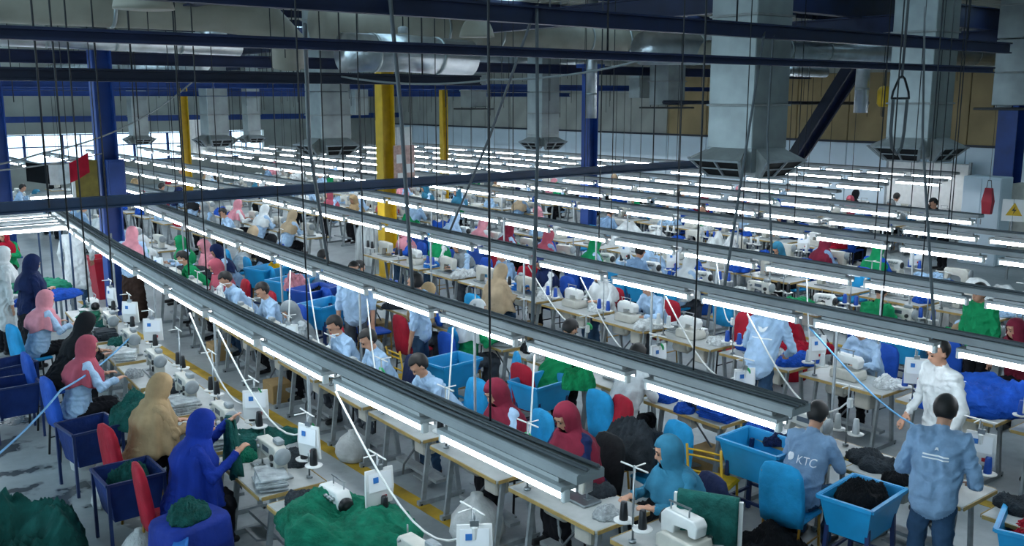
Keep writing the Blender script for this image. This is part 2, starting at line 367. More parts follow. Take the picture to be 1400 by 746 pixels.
duct(20.7, 18.9, 3.9, .72, 'galvanised square duct ending in a flat black baffle, far side of boardless blue column', diff=False, plate=True)
duct(20.0, 27.3, 3.8, .66, 'galvanised square duct with flat black baffle near the far yellow column', diff=False, plate=True)
duct(20.4, 8.9, 3.95, .9, 'galvanised square duct with flat black baffle beside the warning sign column', diff=False, plate=True)
duct(12.0, 38.6, 2.4, .6, 'small galvanised duct with diffuser behind the slim yellow column')
duct(12.1, 31.0, 2.6, .7, 'galvanised square duct with diffuser before the slim yellow column')
duct(14.6, 33.8, 2.55, .5, 'narrow galvanised duct with diffuser right of slim yellow column')
duct(17.5, 31.0, 3.5, .55, 'narrow galvanised duct without diffuser beyond the notice board column', diff=False)
duct(23.2, 22.4, 4.1, .5, 'narrow galvanised duct high over the pale wall', diff=False)
def pipe(name, pts, r, c, lab, cat, bands=None):
    e = ob(name, None, None, pts[0]); tag(e, lab, cat); o = Vector(pts[0]); m = MB(); m.tube([Vector(p)-o for p in pts], r, 18); ob('pipe_wall', m.mesh('pipe_wall', c), e)
    if bands:
        P = [Vector(p) for p in pts]
        for a, b in zip(P, P[1:]):
            L = (b-a).length; n = int(L/bands)
            for i in range(1, n+1):
                q = a+(b-a)*(i/(n+1))-o; d = (b-a).normalized(); bm_ = MB(); bm_.cyl(q-d*.025, q+d*.025, r*1.035, n=18); ob('band', bm_.mesh('band', 'galv'), e)
    return e
pipe('round_duct', [(-2, 18, 5.2), (3, 18, 5.16), (7.6, 18, 5.1)], .2, 'foil', 'silver foil round duct above the olive board column', 'air duct', 1.2)
pipe('round_duct', [(-2, 14, 5.3), (5.6, 14, 5.33), (6.4, 14, 5.25), (6.75, 14.1, 4.95), (6.8, 14.2, 4.6)], .27, 'duct_beige', 'dull beige round duct with a bent end', 'air duct', 1.6)
pipe('round_duct', [(7.35, 13.45, 4.8), (8.4, 13.45, 4.82), (9.8, 13.5, 4.77)], .3, 'foil', 'bulging silver foil duct over the dark beam end', 'air duct', .8)
pipe('round_duct', [(8.5, 16.5, 5.5), (14, 16.5, 5.45), (20, 16.5, 5.4)], .4, 'duct_beige', 'wide beige round duct behind the thick navy beam', 'air duct', 1.5)
pipe('round_duct', [(12.5, 21.7, 5.2), (18, 21.7, 5.2), (28, 21.7, 5.2)], .35, 'foil', 'long silver foil duct above the boardless blue column', 'air duct', 1.5)
pipe('round_duct', [(13, 12.5, 5.0), (20, 12.5, 5.15), (28, 12.5, 5.3)], .3, 'foil', 'long silver foil duct behind both large square ducts', 'air duct', 1.5)
pipe('round_duct', [(18, 14.3, 4.75), (21.5, 14.3, 4.75)], .13, 'foil', 'slim silver foil duct with open end near yellow tank', 'air duct', .9)
pipe('round_duct', [(9.8, 26, 5.1), (10.2, 34, 5.1), (10.2, 44, 5.1)], .35, 'foil', 'silver foil duct running toward the far windows', 'air duct', 1.5)
pipe('round_duct', [(6.4, 16, 5.25), (8.2, 22, 5.2), (9.4, 26, 5.15)], .16, 'foil', 'thin slanting silver duct left of yellow notice board column', 'air duct', 1.5)
pipe('vent_pipe', [(21.6, 13.3, 6.62), (21.6, 13.3, 3.75)], .17, 'foil', 'upright silver vent pipe beside the yellow gas tank', 'pipe', .7)
pipe('vent_pipe', [(23.2, 10.6, 6.62), (23.2, 10.6, 3.85)], .19, 'foil', 'upright silver vent pipe near the flat black baffle', 'pipe', .7)
pipe('vent_pipe', [(16.9, 18.0, 6.62), (16.9, 18.0, 3.6)], .14, 'foil', 'upright silver vent pipe beside the boardless blue column', 'pipe', .7)
pipe('yellow_gas_pipe', [(18, 15.2, 5.02), (28, 15.2, 5.1)], .05, 'yellow_paint', 'thin yellow gas pipe high along the tan wall', 'pipe')
pipe('conduit_pipe', [(18.5, 17, 4.0), (28, 17, 3.95)], .05, 'beam_dark', 'dark conduit crossing before the tan wall', 'pipe')
e_ = pipe('duct_hanger', [(19.8, 14.3, 4.8), (19.8, 14.3, 6.62)], .01, 'rod', 'thin rod holding the slim silver duct', 'hanger rod')
e = ob('gas_tank', None, None, (21.95, 12.9, 4.15)); tag(e, 'yellow gas tank hung high before the tan wall', 'tank')
m = MB(); m.lathe([(.0, -.26), (.12, -.25), (.17, -.18), (.17, .14), (.12, .22), (.05, .25), (.0, .25)], n=18); ob('tank_shell', m.mesh('tank_shell', 'yellow_paint'), e)
m = MB(); m.cyl((0, 0, .24), (0, 0, 2.4), .03); m.cyl((0, 0, -.5), (0, 0, -.25), .03); ob('tank_pipe', m.mesh('tank_pipe', 'rod'), e)
def bell(x, y, z, r, lab):
    e = ob('high_bay_lamp', None, None, (x, y, z)); tag(e, lab, 'lamp')
    m = MB(); m.lathe([(r, 0), (r*.98, r*.1), (r*.9, r*.42), (r*.72, r*.8), (r*.4, r*1.05), (r*.38, r*1.04), (r*.7, r*.76), (r*.87, r*.4), (r*.95, r*.02)], n=28); ob('shade', m.mesh('shade', 'duct_beige'), e)
    m = MB(); m.lathe([(r*.0, r*.16), (r*.5, r*.12), (r*.9, r*.06), (r*.9, r*.1), (0, r*.22)], n=24); ob('lens', m.mesh('lens', 'cream'), e)
    m = MB(); m.lathe([(r*.4, r*1.0), (r*.42, r*1.5), (r*.2, r*1.62), (0, r*1.62)], n=18); ob('ballast_housing', m.mesh('ballast_housing', 'grey_paint'), e)
    m = MB(); m.cyl((0, 0, r*1.6), (0, 0, 6.6-z), .012); ob('stem', m.mesh('stem', 'rod'), e)
for x, y, w, h, z, lab in ((14.6, 38.5, 1.7, 1.4, 2.55, 'white hanging sheet beside the narrow far ducts'), (20.3, 38.0, 1.2, .9, 2.4, 'white hanging sheet behind the yellow notice board column'), (22.5, 36.5, 1.6, .9, 2.4, 'white hanging sheet near the far pale wall')):
    m = MB(); m.rings([[(-w/2+w*k/16, .02*math.sin(k*1.7)-.004, s*h/2) for k in range(17)]+[(-w/2+w*k/16, .02*math.sin(k*1.7)+.004, s*h/2) for k in range(16, -1, -1)] for s in (-1, 1)])
    e = ob('hanging_sheet', None, None, (x, y, z)); tag(e, lab, 'sheet'); ob('sheet', m.mesh('sheet', 'white_enamel'), e); m = MB(); m.cyl((-w/2, 0, h/2), (-w/2, 0, 6.62-z), .012); m.cyl((w/2, 0, h/2), (w/2, 0, 6.62-z), .012); ob('hanger', m.mesh('hanger', 'rod'), e)
bell(2.95, 9.1, 4.9, .27, 'wide beige bell lamp over the women in hijabs')
bell(7.9, 10.7, 4.92, .24, 'beige bell lamp beside the bulging foil duct')
bell(13.6, 11.4, 4.86, .24, 'beige bell lamp between the two large square ducts')
bell(9.3, 14.8, 5.0, .22, 'smaller bell lamp behind the thick navy beam')
# ------------------------------------------------------------------ rows: troughs, lamps, posts
def bend(X, Y):
    t = max(0., Y-6.); k = max(.22, 1-X/17)
    return X+.024*k*t**1.5, -math.atan(.036*k*t**.5)
#        lamp x, table x, worker side, y0, y1 (lamps)
ROWS = [(3.5, 3.35, -1, 3.75, 19.8), (5.4, 5.18, 1, 3.7, 20.4), (8.2, 7.87, -1, 1.2, 19.6), (10.4, 10.15, 1, 2.0, 19.8), (13.3, 13.1, -1, 3.2, 19.8), (15.15, 15.0, 1, 4.2, 19.6),
        (17.1, 17.0, -1, 8.1, 19.8), (19.1, 19.0, 1, 12.3, 19.8), (21.6, 21.5, -1, 12.6, 19.6), (23.9, 23.8, 1, 12.3, 19.6), (26.3, 26.2, -1, 13.2, 19.8)]
FAR = [(7.15, 21.2, 40), (8.95, 21, 40), (10.75, 21, 41), (13.1, 21.9, 42), (14.8, 21.6, 42), (16.6, 21.8, 42), (18.2, 21.2, 40), (20.2, 21.2, 40), (22.1, 21, 38), (24.2, 21, 38)]
lp = Proto('tube_lamp', 'lamp')
m = MB(); m.box((.0, 0, .045), (.13, 1.24, .03)); m.box((.055, 0, .025), (.02, 1.24, .04)); m.box((.0, 0, .072), (.05, 1.1, .03)); lp.part('reflector', m, 'reflector')
m = MB(); m.cyl((-.028, -.59, -.002), (-.028, .59, -.002), .024, n=10); lp.part('tube', m, 'tube')
for s in (-1, 1):
    m = MB(); m.cbox((-.025, s*.61, .0), (.05, .035, .075), .006); lp.part('lamp_holder', m, 'white_enamel')
LAMP_Z = 1.9
def trough(X, y0, y1, idx, far=False, rowname=''):
    f = (lambda Y: (X, 0.)) if far else (lambda Y: bend(X, Y))
    ys = list(np.arange(y0-.1, y1, 1.5))+[y1+.1]
    e = ob('cable_trough', None, None, (f(ys[0])[0], ys[0], LAMP_Z)); tag(e, 'long grey cable trough, %s' % rowname, 'cable trough')
    o = e.location.copy(); P = [Vector((f(y)[0], y, LAMP_Z+.1))-o for y in ys]
    m = MB()
    m.rings([[(p.x-.04+a, p.y, p.z+b) for a, b in ((-.09, .06), (-.1, .05), (-.1, 0), (.11, 0), (.11, .05), (.1, .06), (.085, .06), (.08, .045), (-.07, .045), (-.075, .06))] for p in P])
    ob('tray', m.mesh('tray', 'tray'), e)
    for k in range(2 if far else 4):
        m = MB(); r = random.Random(idx*10+k+(100 if far else 0)); off = -.045+.04*k
        m.tube([(p.x-.03+off+r.uniform(-.02, .02), p.y, p.z+.055+r.uniform(0, .02)) for p in P], .008 if k % 2 else .012, 5); ob('cable', m.mesh('cable', 'cable' if k != 1 else 'cable_grey'), e)
    return f
HR = MB(); HR.cyl((0, 0, 0), (0, 0, 4.62), .0075, n=5); hr_me = HR.mesh('hanger_rod', 'rod')
nl = 0
def row_name(i): return '%s lamp row from bare floor' % ORD[i]
PO = MB(); PO.box((0, 0, (LAMP_Z+.09)/2), (.022, .022, LAMP_Z+.09)); PO.box((0, 0, .005), (.1, .1, .01)); po_me = PO.mesh('trough_post', 'grey_paint')
for i, (X, tx, side, y0, y1) in enumerate(ROWS):
    f = trough(X, y0, y1, i, False, row_name(i))
    n = int((y1-y0-.62)/1.44)+1
    for k in range(n):
        y = y0+.62+1.44*k; x, rz = f(y)
        if seen(x, y, LAMP_Z, 120):
            lp.put((x-.1, y, LAMP_Z), rz, '%s tube lamp from column end, %s' % (ORD[n-1-k], row_name(i)), 'tube lamps of the %s' % row_name(i)); nl += 1
    sp = 2.6 if X < 14 else 3.2; n = int((y1-y0-1)/sp)
    for k in range(n+1):
        y = y0+.9+sp*k; x, rz = f(y)
        if seen(x, y, 4, 30): tag(ob('hanger_rod', hr_me, None, (x+.02, y, LAMP_Z+.1)), '%s thin hanger rod from column end, %s' % (ORD[n-k], row_name(i)), 'hanger rod', 'hanger rods of the %s' % row_name(i))
        if i < 6 and k and seen(x, y, 1.5, 0): tag(ob('trough_post', po_me, None, (x+.32, y+.65, 0)), '%s slim grey post from column end, %s' % (ORD[n-k], row_name(i)), 'post', 'trough posts of the %s' % row_name(i))
for i, (X, y0, y1) in enumerate(FAR):
    rn = '%s lamp row beyond the blue columns' % ORD[i]
    f = trough(X, y0, y1, i, True, rn); Y = []; y = y0+.7
    while y < y1: Y.append(y); y += 1.5 if y < 32 else 1.9
    for k, y in enumerate(Y):
        if seen(X, y, LAMP_Z, 30):
            lp.put((X-.1, y, LAMP_Z), 0, '%s tube lamp from column end, %s' % (ORD[k], rn), 'tube lamps of the %s' % rn); nl += 1
    for k, y in enumerate(np.arange(y0+1, y1, 4.2)):
        if seen(X, y, 4, 30): tag(ob('hanger_rod', hr_me, None, (X+.02, y, LAMP_Z+.1)), '%s hanger rod from column end, %s' % (ORD[k], rn), 'hanger rod', 'hanger rods of the %s' % rn)
# lamps across the inspection tables at the left
XL = [(1.8, 4.15, 17.6), (1.8, 4.2, 18.5), (1.8, 4.25, 19.5), (1.8, 4.3, 20.7), (4.95, 6.0, 21.8), (4.95, 6.0, 23.4)]
for i, (x0, x1, y) in enumerate(XL):
    x = x1-.62
    while x > x0:
        if seen(x, y, 1.9, 150):
            e = lp.put((x, y-.05, 1.9), PI/2, '%s tube lamp from its post on the %s inspection crossbar' % (ORD[int((x1-x)/1.3)], ORD[i]), 'tube lamps across the inspection tables')
        x -= 1.3
    e = ob('lamp_crossbar', None, None, (x1, y, 1.9)); tag(e, 'grey lamp crossbar over inspection tables, %s from the seated women' % ORD[i], 'lamp bar')
    m = MB(); m.box(((x0-x1)/2, .03, .1), (x1-x0, .05, .03)); ob('rail', m.mesh('rail', 'tray'), e)
    m = MB(); m.bar((.04, .05, -1.9), (.04, .05, .12), .03); ob('post', m.mesh('post', 'trunk_blue'), e)
print('lamps', nl)
# long slack cables hung between the beams and the troughs
def cable(pts, r, lab, c='cable', cat='cable', n=14, sag=0., name='hanging_cable'):
    P = [Vector(p) for p in pts]; Q = []
    for a, b in zip(P, P[1:]):
        for k in range(n): t = k/n; q = a.lerp(b, t); q.z -= sag*4*t*(1-t); Q.append(q)
    Q.append(P[-1]); o = Q[-1].copy(); m = MB(); m.tube([q-o for q in Q], r, 6)
    e = ob(name, m.mesh(name, c), None, o); return tag(e, lab, cat)
cable([(5.0, 8.2, 5.2), (5.2, 8.35, 4.0), (5.46, 8.6, 2.05)], .022, 'thick black cable from the thick beam to the second lamp row')
cable([(4.0, 8.0, 4.75), (4.6, 9.2, 3.6), (5.5, 10.6, 2.05)], .02, 'thick black cable slanting from the slim rail to second lamp row')
cable([(6.95, 8.3, 5.1), (6.3, 7.5, 3.6), (5.45, 6.55, 2.05)], .02, 'twisted black cable dropping straight to the second lamp row')
cable([(6.9, 8.3, 5.0), (7.5, 9.9, 3.6), (8.3, 12.0, 2.05)], .018, 'black cable slanting away from the thick beam to third lamp row')
cable([(11.0, 8.3, 5.0), (9.7, 7.5, 3.6), (8.25, 6.6, 2.05)], .018, 'black cable in front of the large duct to third lamp row')
cable([(11.2, 8.3, 5.0), (10.9, 8.1, 3.6), (10.45, 7.6, 2.05)], .016, 'black cable beside the large duct to fourth lamp row')
cable([(14.6, 8.0, 5.5), (11.5, 6.2, 3.6), (8.25, 4.2, 2.05)], .016, 'long black cable slanting before the tank duct to third lamp row')
cable([(9.0, 8.4, 4.62), (8.0, 10.5, 4.35), (6.5, 12, 4.4)], .014, 'slack grey wire between slim rail and dark beam', 'cable_grey', sag=.08)
cable([(-.5, 12, 3.55), (3.4, 15.5, 3.3), (7.4, 19.5, 4.6)], .014, 'slack pale wire swinging left of the olive board column', 'cable_grey', sag=.25)
cable([(1.5, 12.2, 3.1), (1.9, 14, 3.15), (5.1, 18.6, 3.1)], .012, 'thin wire carrying the three colour flag', 'cable_grey', sag=.06)
cable([(1.2, 8.9, .95), (2.3, 10.6, 1.05), (3.6, 12.6, 1.0)], .012, 'blue cord stretched behind the seated women', 'cord_blue', 'cord', sag=.05)
for k, (x, y, z0, z1) in enumerate(((2.6, 10.4, 2.0, 6.62), (3.1, 11.3, 2.0, 6.62), (2.2, 9.3, 2.9, 6.62), (1.9, 8.6, 3.2, 6.62), (3.6, 10.2, 2.2, 6.62), (12.6, 7.4, 2.1, 6.62), (14.4, 7.2, 2.1, 6.62), (9.2, 9.6, 2.1, 6.62), (5.9, 11.4, 2.1, 6.62), (7.0, 11.0, 2.9, 6.62), (4.4, 12.4, 2.1, 6.62), (13.6, 10.2, 2.1, 6.62), (15.9, 8.2, 2.2, 6.62))):
    m = MB(); m.cyl((0, 0, 0), (0, 0, z1-z0), .009, n=5)
    tag(ob('drop_rod', m.mesh('drop_rod', 'rod'), None, (x, y, z0)), 'dark rod dropping from the roof past the navy beams', 'hanger rod', 'free hanging rods below the roof')
rr = random.Random(3)
for k in range(110):
    x = rr.uniform(1, 26); y = rr.uniform(11, 34)
    if not seen(x, y, 4.6, 0): continue
    z0 = rr.uniform(3.6, 4.8); m = MB(); m.cyl((0, 0, 0), (0, 0, 6.62-z0), .007, n=5)
    tag(ob('drop_rod', m.mesh('drop_rod', 'rod'), None, (x, y, z0)), 'short dark rod under the roof above the ducts', 'hanger rod', 'short rods below the roof')
e = ob('hook_block', None, None, (13.9, 7.9, 4.1)); tag(e, 'dark hook block with a looped cable before the tank duct', 'hook')
m = MB(); m.tube([(-.25, 0, 0), (-.22, 0, .1), (-.08, 0, .3), (0, 0, .34), (.08, 0, .3), (.22, 0, .1), (.25, 0, 0), (-.25, 0, 0)], .018); ob('hanger_frame', m.mesh('hanger_frame', 'rod'), e)
m = MB(); m.tube([(-.2, 0, -.02), (-.21, 0, -.5), (-.15, 0, -.75), (0, 0, -.85), (.13, 0, -.75), (.18, 0, -.5), (.2, 0, -.02)], .025); ob('cable_loop', m.mesh('cable_loop', 'cable'), e)
m = MB(); m.cyl((0, 0, .3), (.05, 0, 2.4), .02); ob('drop_cable', m.mesh('drop_cable', 'cable'), e)
# ------------------------------------------------------------------ sewing station kinds
def bevel_mesh(name, outline, depth, m_, bev=.012, axis='x'):
    b = bmesh.new(); vs = [b.verts.new((-depth/2, y, z)) for y, z in outline]; f = b.faces.new(vs)
    r = bmesh.ops.extrude_face_region(b, geom=[f]); bmesh.ops.translate(b, verts=[g for g in r['geom'] if isinstance(g, bmesh.types.BMVert)], vec=(depth, 0, 0))
    bmesh.ops.recalc_face_normals(b, faces=b.faces); bmesh.ops.bevel(b, geom=list(b.edges), offset=bev, segments=2, affect='EDGES', profile=.6)
    me = bpy.data.meshes.new(name); b.to_mesh(me); b.free(); me.materials.append(MATS[m_])
    for p in me.polygons: p.use_smooth = True
    return me
def table_proto(L=1.12, Wd=.62, far=False):
    t = Proto('sewing_table', 'table')
    m = MB(); m.cbox((0, 0, .735), (Wd, L, .03), .008); k = t.part('table_top', m, 'table_top')
    m = MB()
    for s in (-1, 1): m.box((s*(Wd/2+.004), 0, .732), (.008, L-.03, .032)); m.box((0, s*(L/2+.004), .732), (Wd-.03, .008, .032))
    t.part('edge_band', m, 'table_edge', parent=k)
    for s in (-1, 1):
        for sx in (-1, 1):
            m = MB(); m.bar((sx*.13, s*(L/2-.14), .72), (sx*.22, s*(L/2-.14), .03), .05, .03, up=(0, 1, 0)); t.part('leg', m, 'grey_paint')
        m = MB(); m.box((0, s*(L/2-.14), .025), (.56, .05, .05)); k = t.part('foot_bar', m, 'grey_paint')
        if far: continue
        for sx in (-1, 1):
            m = MB(); m.cyl((sx*.25, s*(L/2-.14), -.0), (sx*.25, s*(L/2-.14), .02), .03); t.part('rubber_foot', m, 'black_plastic', parent=k)
    m = MB(); m.box((.0, 0, .2), (.12, L-.28, .035)); t.part('cross_bar', m, 'grey_paint')
    if not far:
        m = MB(); m.box((-.08, .05, .12), (.22, .3, .02), Matrix.Rotation(.2, 3, 'Y')); t.part('treadle', m, 'grey_paint')
        m = MB(); m.cyl((.04, -.3, .6), (.04, -.08, .6), .085, n=14); m.cyl((.04, -.08, .6), (.04, -.03, .6), .05, n=12); m.box((.04, -.2, .69), (.1, .12, .05)); t.part('motor', m, 'cream')
        m = MB(); m.cbox((.05, .2, .58), (.16, .2, .24), .015); t.part('control_box', m, 'cream')
        m = MB(); m.tube([(.05, .1, .55), (.1, 0, .4), (.14, -.1, .25), (.1, -.2, .1)], .012); t.part('motor_cable', m, 'cable')
    return t
TABLE = table_proto(); TABLE_F = table_proto(far=True)
def mach_a():
    t = Proto('sewing_machine', 'sewing machine')
    m = MB(); m.cbox((0, .0, .012), (.2, .54, .024), .006); m.box((-.04, .17, .027), (.07, .06, .006)); t.part('bed_plate', m, 'steel')
    a = t.part('arm', None, None, me=bevel_mesh('arm', [(-.24, .02), (-.12, .02), (-.11, .13), (-.07, .165), (.12, .18), (.135, .1), (.15, .085), (.195, .085), (.215, .26), (.19, .295), (-.2, .305), (-.245, .26)], .115, 'cream'))
    m = MB(); m.lathe([(0, 0), (.03, 0), (.075, .008), (.08, .02), (.075, .035), (.05, .045), (.02, .05), (0, .05)], (0, -.245, .225), 18, Matrix.Rotation(PI/2, 3, 'X')); t.part('handwheel', m, 'grey_paint')
    m = MB(); m.cyl((-.02, .17, .024), (-.02, .17, .1), .008); m.box((-.03, .17, .03), (.05, .025, .008)); m.cyl((.02, .185, .3), (.02, .185, .36), .006); t.part('needle_bar', m, 'steel')
    m = MB(); m.box((-.0585, -.02, .24), (.006, .14, .05)); t.part('name_plate', m, 'ink_grey', parent=a)
    m = MB(); m.box((0, .212, .19), (.085, .012, .17)); t.part('face_plate', m, 'steel', parent=a)
    m = MB(); m.cyl((-.055, .12, .225), (-.085, .12, .225), .02, n=12); m.cyl((-.055, .16, .27), (-.08, .16, .27), .01, n=8); t.part('tension_dial', m, 'steel', parent=a)
    m = MB(); m.cyl((-.055, -.17, .2), (-.075, -.17, .2), .03, n=14); m.box((-.07, -.17, .12), (.015, .03, .06)); t.part('stitch_dial', m, 'black_plastic', parent=a)
    m = MB(); m.cbox((.02, -.14, .33), (.07, .12, .05), .01); t.part('bobbin_winder', m, 'grey_paint', parent=a)
    return t
def mach_b():
    t = Proto('overlock_machine', 'sewing machine')
    t.part('base_casting', None, None, me=bevel_mesh('base_casting', [(-.19, 0), (.17, 0), (.18, .05), (.16, .12), (-.14, .13), (-.19, .1)], .24, 'cream', .014))
    a = t.part('head', None, None, me=bevel_mesh('head', [(-.19, .1), (-.07, .12), (-.06, .19), (.07, .2), (.08, .15), (.15, .15), (.165, .24), (.13, .285), (-.15, .3), (-.195, .25)], .125, 'white_enamel', .014))
    m = MB(); m.lathe([(0, 0), (.06, 0), (.065, .02), (.03, .035), (0, .035)], (0, -.19, .2), 16, Matrix.Rotation(PI/2, 3, 'X')); t.part('handwheel', m, 'black_plastic')
    for y in (-.13, -.08, -.03, .02):
        m = MB(); m.cyl((-.06, y, .245), (-.1, y, .245), .017, n=10); t.part('tension_knob', m, 'steel', parent=a)
    m = MB(); m.box((-.15, .05, .115), (.1, .2, .014)); m.cyl((-.07, .11, .12), (-.07, .11, .2), .008); m.box((-.08, .11, .125), (.06, .02, .008)); t.part('presser_foot', m, 'steel')
    m = MB(); m.box((-.122, -.05, .06), (.008, .22, .07)); t.part('front_cover', m, 'ink_grey')
    m = MB(); m.cyl((.03, -.12, .29), (.03, -.12, .36), .006); m.cyl((.03, .06, .28), (.03, .06, .36), .006); m.bar((.03, -.14, .36), (.03, .08, .36), .012); t.part('thread_guide', m, 'steel', parent=a)
    return t
MA, MBq = mach_a(), mach_b()
MF = Proto('sewing_machine', 'sewing machine'); MF.parts = [MA.parts[0], MA.parts[1], MA.parts[2]]
def stand_proto(col):
    t = Proto('thread_stand', 'thread stand')
    m = MB(); m.cyl((0, 0, 0), (0, 0, .62), .009); m.cyl((0, 0, 0), (0, 0, .02), .03); t.part('pole', m, 'steel')
    m = MB(); m.cyl((0, -.14, .61), (0, .14, .61), .007); m.cyl((0, .0, .61), (-.12, .0, .61), .006); t.part('guide_bar', m, 'cord_white')
    m = MB(); m.lathe([(0, .14), (.075, .14), (.08, .15), (0, .152)], (0, -.1, 0), 14); m.lathe([(0, .14), (.075, .14), (.08, .15), (0, .152)], (0, .1, 0), 14); m.cyl((0, -.1, .145), (0, .1, .145), .008); t.part('spool_tray', m, 'white_enamel')
    for s in (-1, 1):
        m = MB(); m.lathe([(0, .152), (.034, .152), (.036, .165), (.026, .29), (.022, .3), (0, .3)], (0, s*.1, 0), 12); t.part('thread_cone', m, 'plastic', key='thread')
    return t
STAND = stand_proto(0)
def pouch_proto():
    t = Proto('document_pouch', 'pouch')
    m = MB(); m.add([(-.12, -.005, 0), (.12, -.005, .0), (.12, .008, .0), (-.12, .008, 0), (-.125, -.02, -.16), (.125, -.012, -.16), (.125, .012, -.16), (-.125, .004, -.16), (-.12, -.004, -.3), (.12, .01, -.3), (.12, .026, -.3), (-.12, .012, -.3)],
                [(0, 1, 2, 3), (0, 4, 5, 1), (1, 5, 6, 2), (2, 6, 7, 3), (3, 7, 4, 0), (4, 8, 9, 5), (5, 9, 10, 6), (6, 10, 11, 7), (7, 11, 8, 4), (8, 11, 10, 9)]); k = t.part('sleeve', m, 'paper')
    m = MB(); m.box((.0, -.02, -.1), (.2, .004, .15), Matrix.Rotation(-.08, 3, 'X')); t.part('sheet', m, 'print_white')
    m = MB(); m.box((-.04, -.026, -.08), (.045, .003, .045), Matrix.Rotation(-.08, 3, 'X')); t.part('printed_mark', m, 'ink_blue')
    m = MB(); m.box((.04, -.012, -.24), (.04, .012, .03)); t.part('printed_stamp', m, 'ink_red')
    m = MB(); m.box((0, 0, .01), (.06, .03, .04)); m.cyl((0, 0, .02), (0, 0, .08), .006); t.part('clip', m, 'steel')
    return t
POUCH = pouch_proto()
def chair_proto(kind):
    t = Proto('covered_chair' if kind == 'cover' else 'metal_chair', 'chair')
    m = MB(); m.cbox((0, 0, .44), (.4, .4, .05), .02); t.part('seat', m, 'cover', key='cover')
    if kind == 'cover':
        rg = []
        for z, w, th, xo in ((.4, .2, .045, -.2), (.55, .215, .05, -.21), (.75, .215, .045, -.235), (.88, .2, .04, -.25), (.95, .16, .03, -.258), (.975, .09, .015, -.26)):
            rg.append([(xo+th*math.copysign(abs(math.cos(a))**.6, math.cos(a)), w*math.copysign(abs(math.sin(a))**.5, math.sin(a)), z+.01*math.sin(3*a+z*20)*(z < .5)) for a in [2*PI*k/20 for k in range(20)]])
        m = MB(); m.rings(rg, smooth=True); t.part('backrest_cover', m, 'cover', key='cover')
    else:
        for z in (.62, .78, .84):
            m = MB(); m.tube([(-.2-(z-.45)*.12, -.17, z-.015), (-.225-(z-.45)*.12, -.08, z), (-.225-(z-.45)*.12, .08, z), (-.2-(z-.45)*.12, .17, z-.015)], .011); t.part('back_rail', m, 'metalpaint', key='frame')
    for s in (-1, 1):
        m = MB(); m.tube([(.18, s*.17, .44), (.2, s*.18, .0)], .013); t.part('leg', m, 'metalpaint', key='frame')
        m = MB(); m.tube([(-.27, s*.17, .88), (-.2, s*.17, .45), (-.24, s*.18, 0)], .013); t.part('leg', m, 'metalpaint', key='frame')
        m = MB(); m.tube([(.19, s*.175, .2), (-.22, s*.175, .2)], .009); t.part('stretcher', m, 'metalpaint', key='frame')
    return t
CH_C, CH_M = chair_proto('cover'), chair_proto('metal')
def bin_proto():
    t = Proto('fabric_bin', 'bin')
    def ring(w, l, z): return [(-w, -l, z), (w, -l, z), (w, l, z), (-w, l, z)]
    m = MB(); m.rings([ring(.24, .17, .46), ring(.32, .23, .8), ring(.345, .25, .8), ring(.345, .25, .785), ring(.305, .215, .79), ring(.225, .155, .475)][:3]+[ring(.305, .215, .8), ring(.225, .155, .475)]); t.part('tub', m, 'plastic', key='tub')
    m = MB()
    for s in (-1, 1): m.bar((s*.33, -.24, .79), (s*.33, .24, .79), .03); m.bar((-.33, s*.24, .79), (.33, s*.24, .79), .03)
    t.part('rim', m, 'plastic', key='tub')
    for i in (-1, 1):
        for j in (-1, 1):
            m = MB(); m.bar((i*.23, j*.17, .72), (i*.26, j*.2, 0), .035); t.part('leg', m, 'metalpaint', key='frame')
    for i in (-1, 1):
        m = MB(); m.bar((i*.25, -.19, .22), (i*.25, .19, .22), .025); t.part('rung', m, 'metalpaint', key='frame')
        m = MB(); m.bar((-.25, i*.19, .26), (.25, i*.19, .26), .025); t.part('rung', m, 'metalpaint', key='frame')
    return t
BIN = bin_proto()
# ------------------------------------------------------------------ heaps of garments
def folds(q, off, f=2.2):
    """long soft fold lines, like crumpled cloth"""
    w = noise.noise(q*.55+off); w2 = noise.noise(q*.55+off+Vector((7, 2, 5))); an = 2.5*noise.noise(q*.22+off*1.3)
    s1 = math.sin((q.x*math.cos(an)+q.y*math.sin(an))*f+5*w); s2 = math.sin((-q.x*math.sin(an)+q.y*math.cos(an))*f*.6+5*w2+q.z*f*.5)
    return (1-abs(s1))*.75+(1-abs(s2))*.45-.6
def heap_mesh(seed, nR=26, nT=80, elong=1., amp=.06, f=4.6, soft=.75):
    r_ = random.Random(seed); off = Vector((r_.uniform(0, 50), r_.uniform(0, 50), r_.uniform(0, 50))); rows = []
    for i in range(nR+1):
        u = i/nR; ring = []
        for k in range(nT):
            a = 2*PI*k/nT; c_, s_2 = math.cos(a), math.sin(a); edge = .42*(1+.3*noise.noise(Vector((c_*1.4, s_2*1.4, 0))+off)+.1*noise.noise(Vector((c_*4, s_2*4, 5))+off))
            rad = edge*math.sin(u*PI/2)**.85; x = c_*rad*elong; y = s_2*rad
            h = .28*max(0., math.cos(u*PI/2))**soft; lump = noise.noise(Vector((x*3.2, y*3.2, 0))+off)
            fo = folds(Vector((x*7, y*7, 0)), off, f); h = h*(1+.5*lump)+amp*fo*(.35+.65*min(1, (1-u)*5)); dr = amp*.55*folds(Vector((c_*3, s_2*3, h*9)), off, f)*u
            ring.append((x+c_*dr, y+s_2*dr, max(.004, h) if i < nR else 0.))
        rows.append(ring)
    m = MB(); m.rings(rows[::-1], caps=True, smooth=True); return m
MOUNDS = [heap_mesh(80+s, amp=.016, f=3.6, soft=.55).mesh('heap', 'pile') for s in range(3)]
